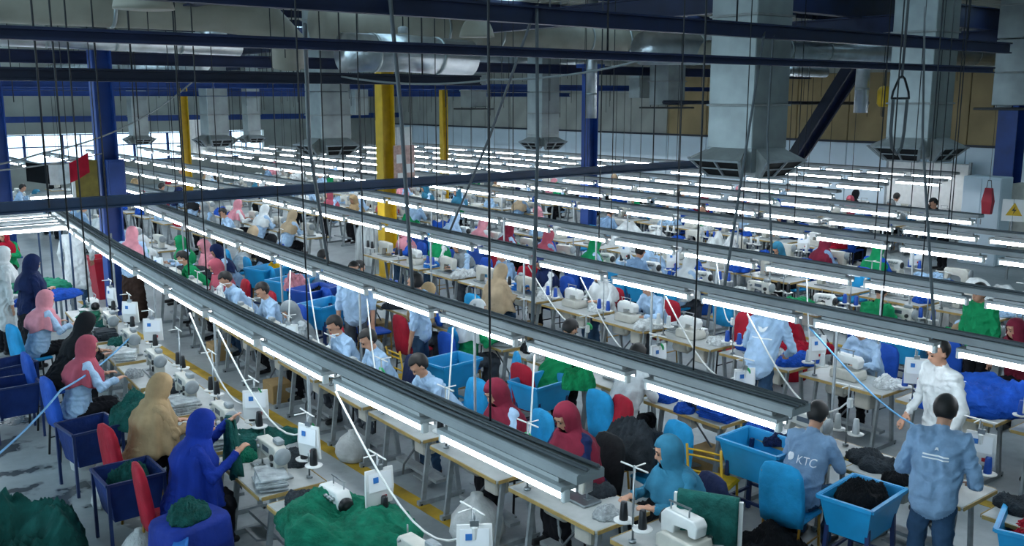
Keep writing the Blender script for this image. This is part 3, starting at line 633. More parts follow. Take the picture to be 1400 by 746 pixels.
HEAPS = [heap_mesh(s).mesh('heap', 'pile') for s in range(5)]+[heap_mesh(40+s, elong=1.6).mesh('heap', 'pile') for s in range(2)]+[heap_mesh(60, elong=1.5, amp=.05, f=8., soft=.5).mesh('heap', 'pile')]
def stack_mesh(seed):
    r_ = random.Random(seed); m = MB(); z = 0
    for k in range(7):
        h = r_.uniform(.012, .022); m.cbox((r_.uniform(-.012, .012), r_.uniform(-.012, .012), z+h/2), (.26+r_.uniform(-.02, .02), .34+r_.uniform(-.03, .03), h), .005, Matrix.Rotation(r_.uniform(-.12, .12), 3, 'Z')); z += h
    return m
STACKS = [stack_mesh(s).mesh('piece_stack', 'pile') for s in range(3)]
def sack_mesh(seed):
    r_ = random.Random(seed); off = Vector((r_.uniform(0, 50),)*3); rows = []
    for z, rr_ in ((0, .2), (.03, .28), (.15, .33), (.3, .31), (.42, .24), (.5, .15), (.55, .08), (.59, .075), (.6, .02)):
        rows.append([(rr_*math.cos(a)*(1+.16*noise.noise(Vector((math.cos(a)*2, math.sin(a)*2, z*4))+off)), rr_*math.sin(a)*(1+.16*noise.noise(Vector((math.cos(a)*2, math.sin(a)*2, z*4+7))+off)), z) for a in [2*PI*k/26 for k in range(26)]])
    m = MB(); m.rings(rows, smooth=True); return m
SACKS = [sack_mesh(s).mesh('sack', 'bag_white') for s in range(3)]
NAMED = {'dark green': '#16504a', 'deep green': '#0f6b52', 'royal blue': '#1b4fae', 'bright blue': '#2a74c4', 'navy': '#16244a', 'black': '#14171b', 'charcoal': '#333a40', 'white': '#cfd4d4', 'pale grey': '#a9b0b2', 'pale blue': '#9fbfdc', 'red': '#a3152c', 'green': '#138a55', 'maroon': '#7a2438', 'beige': '#b09c80', 'tan': '#a08866', 'pink': '#cf8a95', 'rose': '#a8505f', 'light blue': '#a5c2de', 'teal': '#2f6f8a', 'steel blue': '#7f9dbb', 'grey': '#7c8488', 'cyan blue': '#1f95cc', 'yellow': '#d0a616', 'mustard': '#a97f2b', 'dark blue': '#16306c', 'brown': '#5c4434', 'cobalt': '#14308a'}
NC = {k: lin(v) for k, v in NAMED.items()}
def heap(col, x, y, z, sx, sy, sz, lab, group=None, v=None, rz=None, cat='fabric pile', name='fabric_pile'):
    v = rnd.randrange(7) if v is None else v
    o = ob(name, MOUNDS[v-100] if v >= 100 else HEAPS[v], None, (x, y, z), rnd.uniform(0, 6) if rz is None else rz, NC[col]); o.scale = (sx, sy, sz); return tag(o, lab, cat, group)
# ------------------------------------------------------------------ people
def v3(*a): return Vector(a)
def sphere_dirs(nu=12, nv=7):
    d = [v3(0, 0, -1)]
    for j in range(1, nv):
        t = -PI/2+PI*j/nv
        for k in range(nu): d.append(v3(math.cos(t)*math.cos(2*PI*k/nu), math.cos(t)*math.sin(2*PI*k/nu), math.sin(t)))
    d.append(v3(0, 0, 1)); f = []
    for k in range(nu): f.append((0, 1+(k+1) % nu, 1+k))
    for j in range(nv-2):
        for k in range(nu): a = 1+j*nu+k; b = 1+j*nu+(k+1) % nu; f.append((a, b, b+nu, a+nu))
    l = len(d)-1; o = 1+(nv-2)*nu
    for k in range(nu): f.append((o+k, o+(k+1) % nu, l))
    return d, f
SD, SF = sphere_dirs()
class Body:
    def __init__(s): s.P = []
    def cap(s, p, q, r0, r1, reg): s.P.append((Vector(p), Vector(q), r0, r1, reg, None))
    def ell(s, c, r, reg, R=None): s.P.append((Vector(c), None, Vector(r), R or Matrix.Identity(3), reg, 'e'))
    def mesh(s, name, mats, vox=.0115):
        m = MB()
        for p in s.P:
            if p[5] == 'e': vs = [p[0]+p[3] @ Vector((d.x*p[2].x, d.y*p[2].y, d.z*p[2].z)) for d in SD]
            else:
                a = (p[1]-p[0]); R = a.to_track_quat('Z', 'Y').to_matrix(); L = a.length
                vs = [(p[1]+R @ d*p[3]) if d.z > .01 else (p[0]+R @ d*p[2]) for d in SD]
            m.add(vs, SF)
        me = bpy.data.meshes.new('tmp'); me.from_pydata(m.v, [], m.f)
        o = bpy.data.objects.new('tmp', me); COL.objects.link(o)
        md = o.modifiers.new('r', 'REMESH'); md.mode = 'VOXEL'; md.voxel_size = vox
        sm = o.modifiers.new('s', 'SMOOTH'); sm.iterations = 3; sm.factor = .5
        dg = bpy.context.evaluated_depsgraph_get(); out = bpy.data.meshes.new_from_object(o.evaluated_get(dg)); bpy.data.objects.remove(o); bpy.data.meshes.remove(me)
        out.name = name; out.materials.clear()
        for k in mats: out.materials.append(MATS[k])
        n = len(out.polygons); c = np.empty(n*3); out.polygons.foreach_get('center', c); c = c.reshape(-1, 3); best = np.full(n, 1e9); reg = np.zeros(n, int)
        for p in s.P:
            p0 = np.array(p[0])
            if p[5] == 'e':
                q = (c-p0) @ np.array(p[3]); rr_ = np.array(p[2]); d = (np.linalg.norm(q/rr_, axis=1)-1)*rr_.min()
            else:
                a = np.array(p[1])-p0; t = np.clip(((c-p0) @ a)/(a @ a), 0, 1); d = np.linalg.norm(c-p0-t[:, None]*a, axis=1)-(p[2]+(p[3]-p[2])*t)
            k = d < best; best[k] = d[k]; reg[k] = p[4]
        off = Vector((len(s.P)*.37, 1.7, 4.2)); cl = np.zeros(len(out.vertices)); 
        for p_, r_ in zip(out.polygons, reg):
            if r_ in (SHIRT, PANTS):
                for vi in p_.vertices: cl[vi] += .25
        co = [v.co.copy() for v in out.vertices]; nr = [v.normal.copy() for v in out.vertices]
        for vi, v in enumerate(out.vertices):
            if cl[vi] > .7: q = co[vi]; v.co = q+nr[vi]*(.021*folds(Vector((q.x*8+q.y*4, q.y*8, q.z*9)), off, 2.8)+.002)
        out.polygons.foreach_set('material_index', reg); out.polygons.foreach_set('use_smooth', np.ones(n, bool)); out.update(); return out
SKIN, SHIRT, PANTS, SHOE = 0, 1, 2, 3
def hand(b, w, d, inner):
    """palm, four fingers and a thumb continuing along d"""
    d = d.normalized(); side = d.cross(v3(0, 0, 1))
    side = side.normalized() if side.length > .2 else v3(0, 1, 0)
    if side.dot(inner) < 0: side = -side
    dn = v3(0, 0, -1)
    b.ell(w+d*.045, (.05, .038, .018), SKIN, Matrix((d, side, d.cross(side))).transposed())
    for k, (o, L) in enumerate(((.03, .07), (.01, .08), (-.01, .075), (-.03, .06))):
        k0 = w+d*.08+side*o; k1 = k0+d*L*.55+dn*.006+side*o*.25; b.cap(k0, k1, .0095, .009, SKIN); b.cap(k1, k1+(d*.7+dn*.7)*L*.5, .009, .0075, SKIN)
    t0 = w+d*.02+side*.03; t1 = t0+(d*.5+side*.8)*.04; b.cap(t0, t1, .012, .011, SKIN); b.cap(t1, t1+(d*.9+side*.1+dn*.3)*.03, .011, .009, SKIN)
def head(b, hd, pitch, yaw=0.):
    R = Matrix.Rotation(yaw, 3, 'Z') @ Matrix.Rotation(pitch, 3, 'Y'); P = lambda x, y, z: hd+R @ v3(x, y, z)
    b.ell(P(-.005, 0, .025), (.1, .079, .1), SKIN, R); b.ell(P(.028, 0, -.045), (.066, .06, .075), SKIN, R)
    b.cap(P(.088, 0, .01), P(.105, 0, -.028), .011, .016, SKIN); b.cap(P(.082, -.02, -.06), P(.082, .02, -.06), .011, .011, SKIN)
    b.cap(P(.085, -.04, .03), P(.085, .04, .03), .014, .014, SKIN)
    for s in (-1, 1): b.ell(P(-.005, s*.08, -.01), (.022, .012, .034), SKIN, R)
    return R
def torso(b, hip, chest, neck, sh, hd, fem):
    for s in (-1, 1):
        b.cap(hip+v3(0, s*.075, 0), chest+v3(0, s*.075, 0), .12 if not fem else .125, .125 if not fem else .115, SHIRT)
    b.cap(hip, chest, .13, .125, SHIRT); b.cap(chest+v3(0, -.1, .06), chest+v3(0, .1, .06), .1, .1, SHIRT)
    b.cap(sh[0], sh[1], .075, .075, SHIRT); b.cap(chest+v3(0, 0, .08), neck, .09, .062, SHIRT); b.cap(neck, hd+v3(-.015, 0, -.05), .056, .054, SKIN)
def arm(b, s, e, w, long=True, inner=v3(0, 0, 0)):
    b.cap(s, e, .068, .056, SHIRT)
    if long: b.cap(e, e.lerp(w, .88), .055, .043, SHIRT)
    else: b.cap(s.lerp(e, .7), e.lerp(w, .25), .06, .055, SHIRT)
    b.cap(e.lerp(w, .2), w, .042, .03, SKIN); hand(b, w, w-e, inner)
def eyes_mesh(hd, R):
    m = MB()
    for s in (-1, 1):
        c = hd+R @ v3(.0915, s*.032, .004); m.add([c+R @ Vector((d.x*.007, d.y*.015, d.z*.008)) for d in SD], SF)
        c = hd+R @ v3(.099, s*.034, .034); m.add([c+R @ Vector((d.x*.005, d.y*.022, d.z*.005)) for d in SD], SF)
    return m
def hair_mesh(hd, R, full=False):
    m = MB(); nu, nv = 24, 14; vs = []; fs = []
    for j in range(nv+1):
        t = -PI/2*.62+(PI/2+PI/2*.62)*j/nv
        for k in range(nu):
            a = 2*PI*k/nu; x, y, z = math.cos(t)*math.cos(a), math.cos(t)*math.sin(a), math.sin(t); w = 1+.02*noise.noise(v3(x*4, y*4, z*4))
            vs.append(hd+R @ v3(-.012+.108*x*w, .09*y*w, .03+.112*z*w))
    for j in range(nv):
        for k in range(nu):
            a = 2*PI*(k+.5)/nu; t = -PI/2*.62+(PI/2+PI/2*.62)*(j+.5)/nv; x = math.cos(t)*math.cos(a); z = math.sin(t)
            if x > .25 and z < .42: continue
            if x > -.05 and z < -.1: continue
            fs.append((j*nu+k, j*nu+(k+1) % nu, (j+1)*nu+(k+1) % nu, (j+1)*nu+k))
    m.add(vs, fs, True); return m
def hijab_mesh(hd, R, cx, shz, hem, rx, ry, seed=0, wrap=0.):
    n = 64; prof = [(.142, .008, .008), (.132, .05, .044), (.11, .082, .07), (.07, .108, .091), (.03, .119, .1), (0, .121, .101), (-.03, .12, .1), (-.06, .116, .098), (-.09, .11, .096), (-.118, .1, .094)]
    rows = []; zs = []
    for dz, a, b in prof:
        fw = [1+.05*(dz < .1)*folds(v3(math.cos(2*PI*k/n)*2.2, math.sin(2*PI*k/n)*2.2, dz*14), v3(seed, 3, 1), 2.4) for k in range(n)]
        rows.append([hd+R @ v3(-.012+a*fw[k]*math.cos(2*PI*k/n), b*fw[k]*math.sin(2*PI*k/n), dz) for k in range(n)]); zs.append(dz)
    low = [(shz+.07, .115, .12), (shz+.035, .135, .17), (shz-.02, .165, .225), (shz-.1, .2, .255)]
    z = shz-.18
    while z > hem: t = (shz-.18-z)/max(.05, shz-.18-hem); low.append((z, .2+(rx-.2)*t, .258+(ry-.258)*t)); z -= .07
    low.append((hem, rx, ry))
    r_ = random.Random(seed); ph = r_.uniform(0, 6); pleats = [(2*PI*q/9+r_.uniform(-.25, .25), r_.uniform(.16, .3), r_.uniform(.5, 1.2)) for q in range(9)]
    for j, (z, a, b) in enumerate(low):
        t = min(1, j/max(1, len(low)-1)); c = Vector((cx+(hd.x-.03-cx)*max(0, 1-(j+1)/3.), 0, z)); ring = []
        for k in range(n):
            an = 2*PI*k/n; w = 1+(.02+.06*t)*math.sin(6*an+ph+j*.35+2*math.sin(an*2+ph))+.05*t*math.sin(11*an+ph*2+j*.2)+.13*t*sum((max(0, 1-abs(((an-c0+.25*math.sin(j*.5+c0*3)+PI) % (2*PI)-PI)/wd)))*am for c0, wd, am in pleats)+.1*folds(v3(math.cos(an)*3, math.sin(an)*3, j*.6), v3(ph, 1, 2), 2.6)
            ring.append(c+v3(a*math.cos(an)*w, b*math.sin(an)*w, .03*t*math.sin(4*an+ph)))
        rows.append(ring); zs.append(-9)
    m = MB(); vs = [p for r in rows for p in r]; fs = []
    for i in range(len(rows)-1):
        for k in range(n):
            an = (2*PI*(k+.5)/n+PI) % (2*PI)-PI; zc = (zs[i]+zs[i+1])/2
            lim = .78 if zc > -.04 else .62
            if zs[i+1] > -5 and -.125 < zc < .075 and abs(an) < lim: continue
            fs.append((i*n+k, (i+1)*n+k, (i+1)*n+(k+1) % n, i*n+(k+1) % n))
    fs.append(tuple(range(n))); m.add(vs, fs, True); return m
def shell(mb, name, m_, th=.006):
    me = mb.mesh(name, m_); o = bpy.data.objects.new('tmp', me); COL.objects.link(o); md = o.modifiers.new('s', 'SOLIDIFY'); md.thickness = th; md.offset = 1
    out = bpy.data.meshes.new_from_object(o.evaluated_get(bpy.context.evaluated_depsgraph_get())); bpy.data.objects.remove(o); out.name = name; return out
BM = ['skin', 'shirt', 'black_cloth', 'shoe']
def person(kind, fem, lean=.14, pitch=.45, hands=None, hijab=True, hem=None, hr=(.21, .27), short=False, yaw=0., skirt=None, sit=True, elbows=None, look=None):
    b = Body()
    if sit:
        hip = v3(0, 0, .58); chest = v3(lean, 0, .92); neck = v3(lean*1.3, 0, 1.12); hd = v3(lean*1.3+.07, 0, 1.255)
        sh = [v3(lean*1.15, s*.165, 1.05) for s in (-1, 1)]; H = hands or ((.46, -.12, .83), (.48, .12, .83))
        El = elbows or [(lean*1.1+.1, s*.26, .82) for s in (-1, 1)]
        for s in (-1, 1):
            kn = v3(.42, s*.12, .52); an = v3(.36, s*.13, .09); b.cap((0, s*.1, .55), kn, .09, .07, PANTS); b.cap(kn, an, .068, .05, PANTS); b.cap(an+v3(-.02, 0, -.035), an+v3(.16, s*.02, -.045), .042, .036, SHOE)
        if fem: b.cap((.1, 0, .55), (.4, 0, .54), .1, .09, PANTS); b.cap((.4, -.06, .5), (.37, -.05, .2), .08, .1, PANTS); b.cap((.4, .06, .5), (.37, .05, .2), .08, .1, PANTS); b.cap((.4, 0, .5), (.37, 0, .2), .07, .09, PANTS)
        b.ell((.02, 0, .56), (.17, .2, .1), SHIRT); b.cap((-.02, 0, .52), (.08, 0, .56), .14, .13, SHIRT)
    else:
        hip = v3(0, 0, .98); chest = v3(lean, 0, 1.3); neck = v3(lean*1.3, 0, 1.49); hd = v3(lean*1.3+.05, 0, 1.625)
        sh = [v3(lean*1.15, s*.18, 1.425) for s in (-1, 1)]; H = hands or ((.06, -.25, .84), (.06, .25, .84)); El = elbows or [(lean*1.1-.02, s*.25, 1.13) for s in (-1, 1)]
        for s in (-1, 1):
            kn = v3(.02, s*.1, .5); an = v3(-.02, s*.11, .09); b.cap((0, s*.09, .9), kn, .095, .07, PANTS); b.cap(kn, an, .068, .052, PANTS); b.cap(an+v3(-.03, 0, -.04), an+v3(.17, s*.02, -.05), .042, .036, SHOE)
        b.ell((.0, 0, .9), (.145, .185, .13), SHIRT)
        if skirt == 'skirt':
            for y in (-.06, 0, .06): b.cap((0, y, .85), (0, y*1.6, .16), .13, .15, PANTS)
        if skirt == 'coat':
            for y in (-.08, 0, .08): b.cap((0, y, .95), (0, y*1.5, .52), .125, .13, SHIRT)
    torso(b, hip, chest, neck, sh, hd, fem); R = head(b, hd, pitch, yaw)
    for k, s in enumerate((-1, 1)): arm(b, sh[k], Vector(El[k]), Vector(H[k]), not short, v3(0, -s, 0))
    t = Proto('person', 'person'); t.part('body', None, None, 'shirt', me=b.mesh('body', BM))
    if hijab: t.part('hijab', None, None, 'hijab', me=shell(hijab_mesh(hd, R, lean*1.1, sh[0].z, hem if hem is not None else sh[0].z-.2, hr[0], hr[1], sum(map(ord, kind)) % 97), 'hijab', 'cloth'))
    else: t.part('hair', None, None, None, me=shell(hair_mesh(hd, R), 'hair', 'hair', .004))
    t.part('eyes', eyes_mesh(hd, R), 'eye')
    t.bvh = None; return t
PEO = {}
PEO['f_work'] = person('f_work', True, .16, .5)
PEO['f_lean'] = person('f_lean', True, .27, .6, hands=((.52, -.2, .84), (.6, .08, .84)), yaw=.2)
PEO['f_up'] = person('f_up', True, .1, .2, yaw=-.3, hands=((.44, -.16, .85), (.42, .16, .86)))
PEO['f_long'] = person('f_long', True, .16, .45, hem=.62, hr=(.24, .33))
PEO['f_hold'] = person('f_hold', True, .14, .3, hem=.55, hr=(.25, .34), hands=((.5, -.16, 1.0), (.52, .14, 1.2)), elbows=((.26, -.27, .85), (.28, .27, .95)))
PEO['m_work'] = person('m_work', False, .18, .55, hijab=False)
PEO['m_lean'] = person('m_lean', False, .32, .75, hijab=False, hands=((.6, -.1, .84), (.62, .14, .84)), yaw=-.2)
PEO['m_short'] = person('m_short', False, .2, .5, hijab=False, short=True)
PEO['m_stand'] = person('m_stand', False, .02, .1, hijab=False, sit=False, short=True)
PEO['m_stand_work'] = person('m_stand_work', False, .1, .45, hijab=False, sit=False, hands=((.42, -.2, .98), (.45, .1, 1.0)), elbows=((.1, -.29, 1.1), (.12, .29, 1.1)))
PEO['m_stand_lean'] = person('m_stand_lean', False, .22, .5, hijab=False, sit=False, hands=((.55, -.14, .98), (.5, .2, .98)), elbows=((.3, -.29, 1.12), (.28, .29, 1.1)))
PEO['coat'] = person('coat', False, .04, .3, hijab=False, sit=False, skirt='coat', hands=((.18, -.27, .95), (.12, .26, .86)), elbows=((.02, -.3, 1.13), (.0, .28, 1.13)))
PEO['f_stand'] = person('f_stand', True, .06, .35, sit=False, skirt='skirt', hands=((.3, -.1, 1.2), (.32, .1, 1.18)), elbows=((.1, -.26, 1.12), (.1, .26, 1.12)))
PEO['f_coat'] = person('f_coat', True, .04, .2, sit=False, skirt='coat')
PANTM = {'black': 'black_cloth', 'jeans': 'jeans', 'grey': 'grey_cloth', 'brown': 'brown_cloth'}
def put_person(kind, x, y, rz, lab, shirt='light blue', hijab='pink', pants='black', group=None, sc=1., eyes=True, zoff=0):
    e = PEO[kind].put((x, y, zoff), rz, lab, group, {'shirt': NC[shirt], 'hijab': NC[hijab]}, sc)
    bd = e_parts[e.name][0]
    if pants != 'black': bd.material_slots[2].link = 'OBJECT'; bd.material_slots[2].material = MATS[PANTM[pants]]
    if not eyes: o = e_parts[e.name].pop(); bpy.data.objects.remove(o)
    return e
def back_print(e, items):
    """flat print on the back of a shirt, wrapped onto the cloth"""
    bd = e_parts[e.name][0]; bv = BVHTree.FromPolygons([v.co for v in bd.data.vertices], [p.vertices for p in bd.data.polygons])
    for (kind, txt, y, z, size) in items:
        if kind == 'text':
            c = bpy.data.curves.new('t', 'FONT'); c.body = txt; c.size = size; c.align_x = 'CENTER'; c.align_y = 'CENTER'; c.resolution_u = 3
            o = bpy.data.objects.new('t', c); COL.objects.link(o); me = bpy.data.meshes.new_from_object(o.evaluated_get(bpy.context.evaluated_depsgraph_get())); bpy.data.objects.remove(o)
            b = bmesh.new(); b.from_mesh(me); bmesh.ops.triangulate(b, faces=b.faces); bmesh.ops.subdivide_edges(b, edges=b.edges, cuts=1)
        else:
            b = bmesh.new(); vs = [b.verts.new((px*size, pz*size, 0)) for px, pz in txt]; b.faces.new(vs); bmesh.ops.triangulate(b, faces=b.faces); bmesh.ops.subdivide_edges(b, edges=b.edges, cuts=4, use_grid_fill=True)
        for v in b.verts:
            py, pz = y-v.co.x, z+v.co.y; h = bv.ray_cast(Vector((-1, py, pz)), Vector((1, 0, 0)))
            v.co = Vector(((h[0].x if h[0] else -.1)-.011, py, pz))
        me = bpy.data.meshes.new('back_print'); b.to_mesh(me); b.free(); me.materials.append(MATS['print_white'])
        ob('back_print', me, bd)
# ------------------------------------------------------------------ sewing stations along the rows
BLUE_FR = lin('#1b2f5e'); DARK_FR = lin('#1c1f24'); YEL_FR = NC['mustard']
ROWCOL = [['dark green', 'deep green', 'charcoal'], ['charcoal', 'royal blue', 'pale grey'], ['black', 'royal blue', 'charcoal', 'navy'], ['royal blue', 'royal blue', 'bright blue', 'white'], ['royal blue', 'pale blue', 'white', 'green'], ['pale blue', 'royal blue', 'white'],
          ['white', 'royal blue', 'pale blue', 'green'], ['white', 'pale blue', 'red', 'royal blue'], ['white', 'pale grey', 'royal blue', 'tan'], ['white', 'pale blue', 'green'], ['white', 'pale grey', 'royal blue']]
HIJ = ['pink', 'black', 'white', 'beige', 'grey', 'maroon', 'navy', 'light blue', 'teal', 'rose', 'tan', 'green']
ns = 0; npers = 0; nheap = 0
EXPL = {0: 16.2, 1: 13.0, 2: 9.6, 3: 7.6}     # up to here the people are placed one by one below
STATIONS = []
BLOCK = [(16.05, 15.5), (16.1, 7.5), (16.05, 13.0), (11.7, 8.35), (11.85, 3.9)]
for i, (X, tx, side, y0, y1) in enumerate(ROWS):
    rn = row_name(i); rb = random.Random(50+i); ys_ = list(np.arange(y0+.3+(.35 if i == 1 else 0), min(y1, 19.4 if i else 15.7), 1.27))
    for k_, y in enumerate(ys_):
        x, rz = bend(tx, y); d = seen(x, y, .8, 90); od = ORD[len(ys_)-1-k_]; wh = '%s lamp row table, %s from columns' % (ORD[i], od)
        if any(abs(x+side*.3-cx) < 1.0 and abs(y-cy) < 1.15 for cx, cy in ((5.25, 18.9), (11.35, 18.9), (17.72, 18.9))): continue
        if d:
            near = d < 17; r0 = rz if side < 0 else rz+PI; g = (lambda k: '%s under the %s' % (k, rn)); ns += 1
            (TABLE if near else TABLE_F).put((x, y, 0), r0, 'grey topped sewing table, %s' % wh, g('sewing tables'))
            over = rb.random() < .35; mx, my = x-side*(-.05), y+.05; zt = .7505
            ov = .0 if not over else 0
            (MBq if over else (MA if near else MF)).put((x-math.cos(r0)*0-math.sin(r0)*-.07, y+math.cos(r0)*-.07, zt), r0, ('chunky white overlock machine on %s' if over else 'cream lockstitch machine on %s') % wh, g('overlock machines' if over else 'sewing machines'))
            c, s = math.cos(r0), math.sin(r0)
            if near or rb.random() < .4:
                ly = -.4; lx = .22; th = 'black' if i < 2 else rb.choice(['royal blue', 'royal blue', 'white', 'black'])
                STAND.put((x+c*lx-s*ly, y+s*lx+c*ly, zt), r0, 'stand with %s thread cones on %s' % (th, wh), g('%s thread stands' % th), {'thread': NC[th]})
                if rb.random() < (.5 if d < 14 else .2):
                    POUCH.put((x+c*lx-s*ly, y+s*lx+c*ly-.02, zt+.5), -.7+rb.uniform(-.9, .7), 'white document pouch hanging over %s' % wh, g('document pouches'))
            STATIONS.append((i, x, y, r0, wh))
            if rb.random() < .72:
                col = rb.choice(ROWCOL[i]); q = rb.uniform(.5, .85)
                if i in (0, 1) and y < 8: q *= .7
                lx, ly = rb.uniform(-.12, .05), .41
                heap(col, x+c*lx-s*ly, y+s*lx+c*ly, zt, .44*q/.7, .44*q/.7, .6*q, '%s garment heap on %s' % (col, wh), g('%s garment heaps' % col)); nheap += 1
            if rb.random() < .8:
                col = rb.choice(ROWCOL[i]+['white', 'white', 'pale grey']); lx, ly = -.235, rb.uniform(-.15, .1); heap(col, x+c*lx-s*ly, y+s*lx+c*ly, zt, .27, .27, .32, 'small %s cloth lump on %s' % (col, wh), g('small %s cloth lumps' % col)); nheap += 1
            if near and rb.random() < .5:
                col = rb.choice(ROWCOL[i]+['white', 'pale grey']); lx, ly = -.12, -.36; so = ob('cut_piece_stack', STACKS[rb.randrange(3)], None, (x+c*lx-s*ly, y+s*lx+c*ly, zt), r0+rb.uniform(-.4, .4), NC[col]); tag(so, 'stack of %s cut pieces on %s' % (col, wh), 'fabric stack', g('%s piece stacks' % col))
            if rb.random() < .25 and near:
                m_ = rb.choice(['card'])
                o_ = MB(); o_.cbox((0, 0, .14), (.3, .38, .28), .01); bx_ = ob('carton', o_.mesh('carton', 'card'), None, (x+side*-.1, y-.1, 0), rz); tag(bx_, 'brown cardboard carton under %s' % wh, 'carton', g('cartons'))
            # worker and chair
            wx = x+side*.61
            if y > EXPL.get(i, 0) and not any(abs(wx-bx) < .9 and abs(y-by) < .95 for bx, by in BLOCK):
                if rb.random() < .74:
                    fem = rb.random() < .68; hj = rb.choice(HIJ); shc = rb.choice(['light blue', 'light blue', 'light blue', 'steel blue', 'white', 'royal blue', 'green' if rb.random() < .3 else 'light blue'])
                    kd = rb.choice(['f_work', 'f_lean', 'f_up', 'f_work', 'f_long']) if fem else rb.choice(['m_work', 'm_lean', 'm_short'])
                    put_person(kd, wx, y+rb.uniform(-.08, .08), r0+rb.uniform(-.25, .25), ('worker in %s hijab seated at %s' % (hj, wh)) if fem else 'man in %s shirt seated at %s' % (shc, wh), shc, hj, rb.choice(['black', 'jeans', 'grey']), g('seated workers'), eyes=near); npers += 1
                cc = rb.choice(['cyan blue', 'royal blue', 'cyan blue', 'red', 'royal blue']) if i < 7 else rb.choice(['royal blue', 'grey'])
                CH_C.put((wx-c*.0, y, 0), r0, '%s covered chair at %s' % (cc, wh), g('%s covered chairs' % cc), {'cover': NC[cc], 'frame': rb.choice([YEL_FR, DARK_FR, BLUE_FR])})
                if rb.random() < .45 and i != 1:
                    bc = rb.choice(['cyan blue', 'royal blue', 'royal blue']); by = y+.62
                    BIN.put((wx+side*.1, by, 0), r0+PI/2, '%s fabric bin beside %s' % (bc, wh), g('%s fabric bins' % bc), {'tub': NC[bc], 'frame': BLUE_FR})
                    if rb.random() < .7:
                        col = rb.choice(ROWCOL[i]); heap(col, wx+side*.1, by, .66, .42, .38, .7, '%s cloth in bin beside %s' % (col, wh), g('%s cloth in bins' % col)); nheap += 1
for i, (X, y0, y1) in enumerate(FAR):
    rn = '%s lamp row beyond the blue columns' % ORD[i]; rb = random.Random(150+i); y = y0+.6; k_ = -1
    while y < min(y1, 39):
        k_ += 1; wh = '%s far row table, %s from columns' % (ORD[i], ORD[k_]); d = seen(X, y, .8, 10)
        if d and ns < 288:
            side = -1 if i % 2 == 0 else 1; r0 = 0 if side < 0 else PI; g = (lambda k: '%s under the %s' % (k, rn)); ns += 1
            TABLE_F.put((X-.1, y, 0), r0, 'small grey sewing table, %s' % wh, g('sewing tables'))
            MF.put((X-.1, y, .7505), r0, 'small cream sewing machine on %s' % wh, g('sewing machines'))
            if rb.random() < .75:
                col = rb.choice(['white', 'royal blue', 'pale blue', 'red', 'green', 'black', 'pale grey']); heap(col, X-.1, y+.4, .7505, .6, .5, .7, '%s garment heap on %s' % (col, wh), g('%s garment heaps' % col)); nheap += 1
            if rb.random() < .8:
                fem = rb.random() < .7; hj = rb.choice(HIJ); shc = rb.choice(['light blue', 'steel blue', 'white', 'light blue'])
                put_person(rb.choice(['f_work', 'f_up']) if fem else 'm_work', X-.1+side*.61, y, r0+rb.uniform(-.3, .3), ('%s hijab worker at %s' % (hj, wh)) if fem else '%s shirted man at %s' % (shc, wh), shc, hj, 'black', g('seated workers'), eyes=False); npers += 1
        y += 1.62 if y < 30 else 2.4
print('stations', ns, 'people', npers, 'heaps', nheap)
# ------------------------------------------------------------------ people and things placed one by one
def chair(x, y, rz, cover, lab, frame=DARK_FR, kind=None): return (CH_C if kind is None else kind).put((x, y, 0), rz, lab, None, {'cover': NC[cover], 'frame': frame})
def fbin(x, y, rz, col, lab, frame=BLUE_FR, sc=1): return BIN.put((x, y, 0), rz, lab, None, {'tub': NC[col], 'frame': frame}, sc)
# line of women (first row)
put_person('f_hold', 2.62, 8.05, -.15, 'woman in long cobalt hijab holding up a dark green garment', 'cobalt', 'cobalt')
chair(2.58, 8.12, -.1, 'red', 'red covered chair under the woman in cobalt hijab', YEL_FR)
put_person('f_long', 2.68, 9.35, .1, 'woman in long tan hijab seated at the first lamp row', 'tan', 'tan')
chair(2.66, 9.4, .1, 'red', 'red covered chair under the woman in tan hijab', YEL_FR)
put_person('f_up', 2.62, 11.45, .1, 'woman in rose hijab and light blue shirt on a blue chair', 'light blue', 'rose')
chair(2.6, 11.5, .1, 'royal blue', 'blue covered chair under the woman in rose hijab', DARK_FR)
put_person('f_lean', 2.72, 12.75, .05, 'woman in black hijab leaning over her machine', 'black', 'black')
chair(2.66, 12.8, .05, 'royal blue', 'blue covered chair under the woman in black hijab', DARK_FR)
put_person('f_up', 2.9, 14.6, .3, 'woman in patterned pink hijab reaching toward her machine', 'light blue', 'pink')
chair(2.85, 14.62, .2, 'cyan blue', 'bright blue covered chair under the woman in pink hijab', DARK_FR)
put_person('f_stand', 3.05, 15.75, .1, 'standing woman in navy hijab and navy dress by the green cloth', 'navy', 'navy')
put_person('f_coat', 2.9, 16.9, .2, 'standing woman with white hijab behind the navy dressed woman', 'white', 'white')
put_person('coat', 4.75, 19.7, 1.2, 'person in white coat standing with back turned by red bin', 'white', 'white', 'jeans')
put_person('f_up', 4.05, 22.4, -2.0, 'woman in red hijab and green top behind green cloth', 'green', 'red')
put_person('f_stand', 5.3, 18.0, .9, 'standing woman in pink hijab and brown skirt by the trough post', 'light blue', 'pink', 'brown')
for k, (x, y, kd, hj, shc, rz) in enumerate(((6.15, 19.4, 'f_up', 'white', 'green', 2.6), (6.75, 18.95, 'f_up', 'green', 'light blue', 3.0), (7.0, 18.1, 'f_long', 'pink', 'pink', 3.0), (7.1, 17.3, 'f_lean', 'navy', 'light blue', 2.9))):
    put_person(kd, x, y, rz, '%s hijab worker at the black cloth heap beside blue column' % hj, shc, hj)
heap('charcoal', 6.1, 17.7, .7505, 1.5, 1.1, .7, 'large black cloth heap under the second lamp row', v=1)
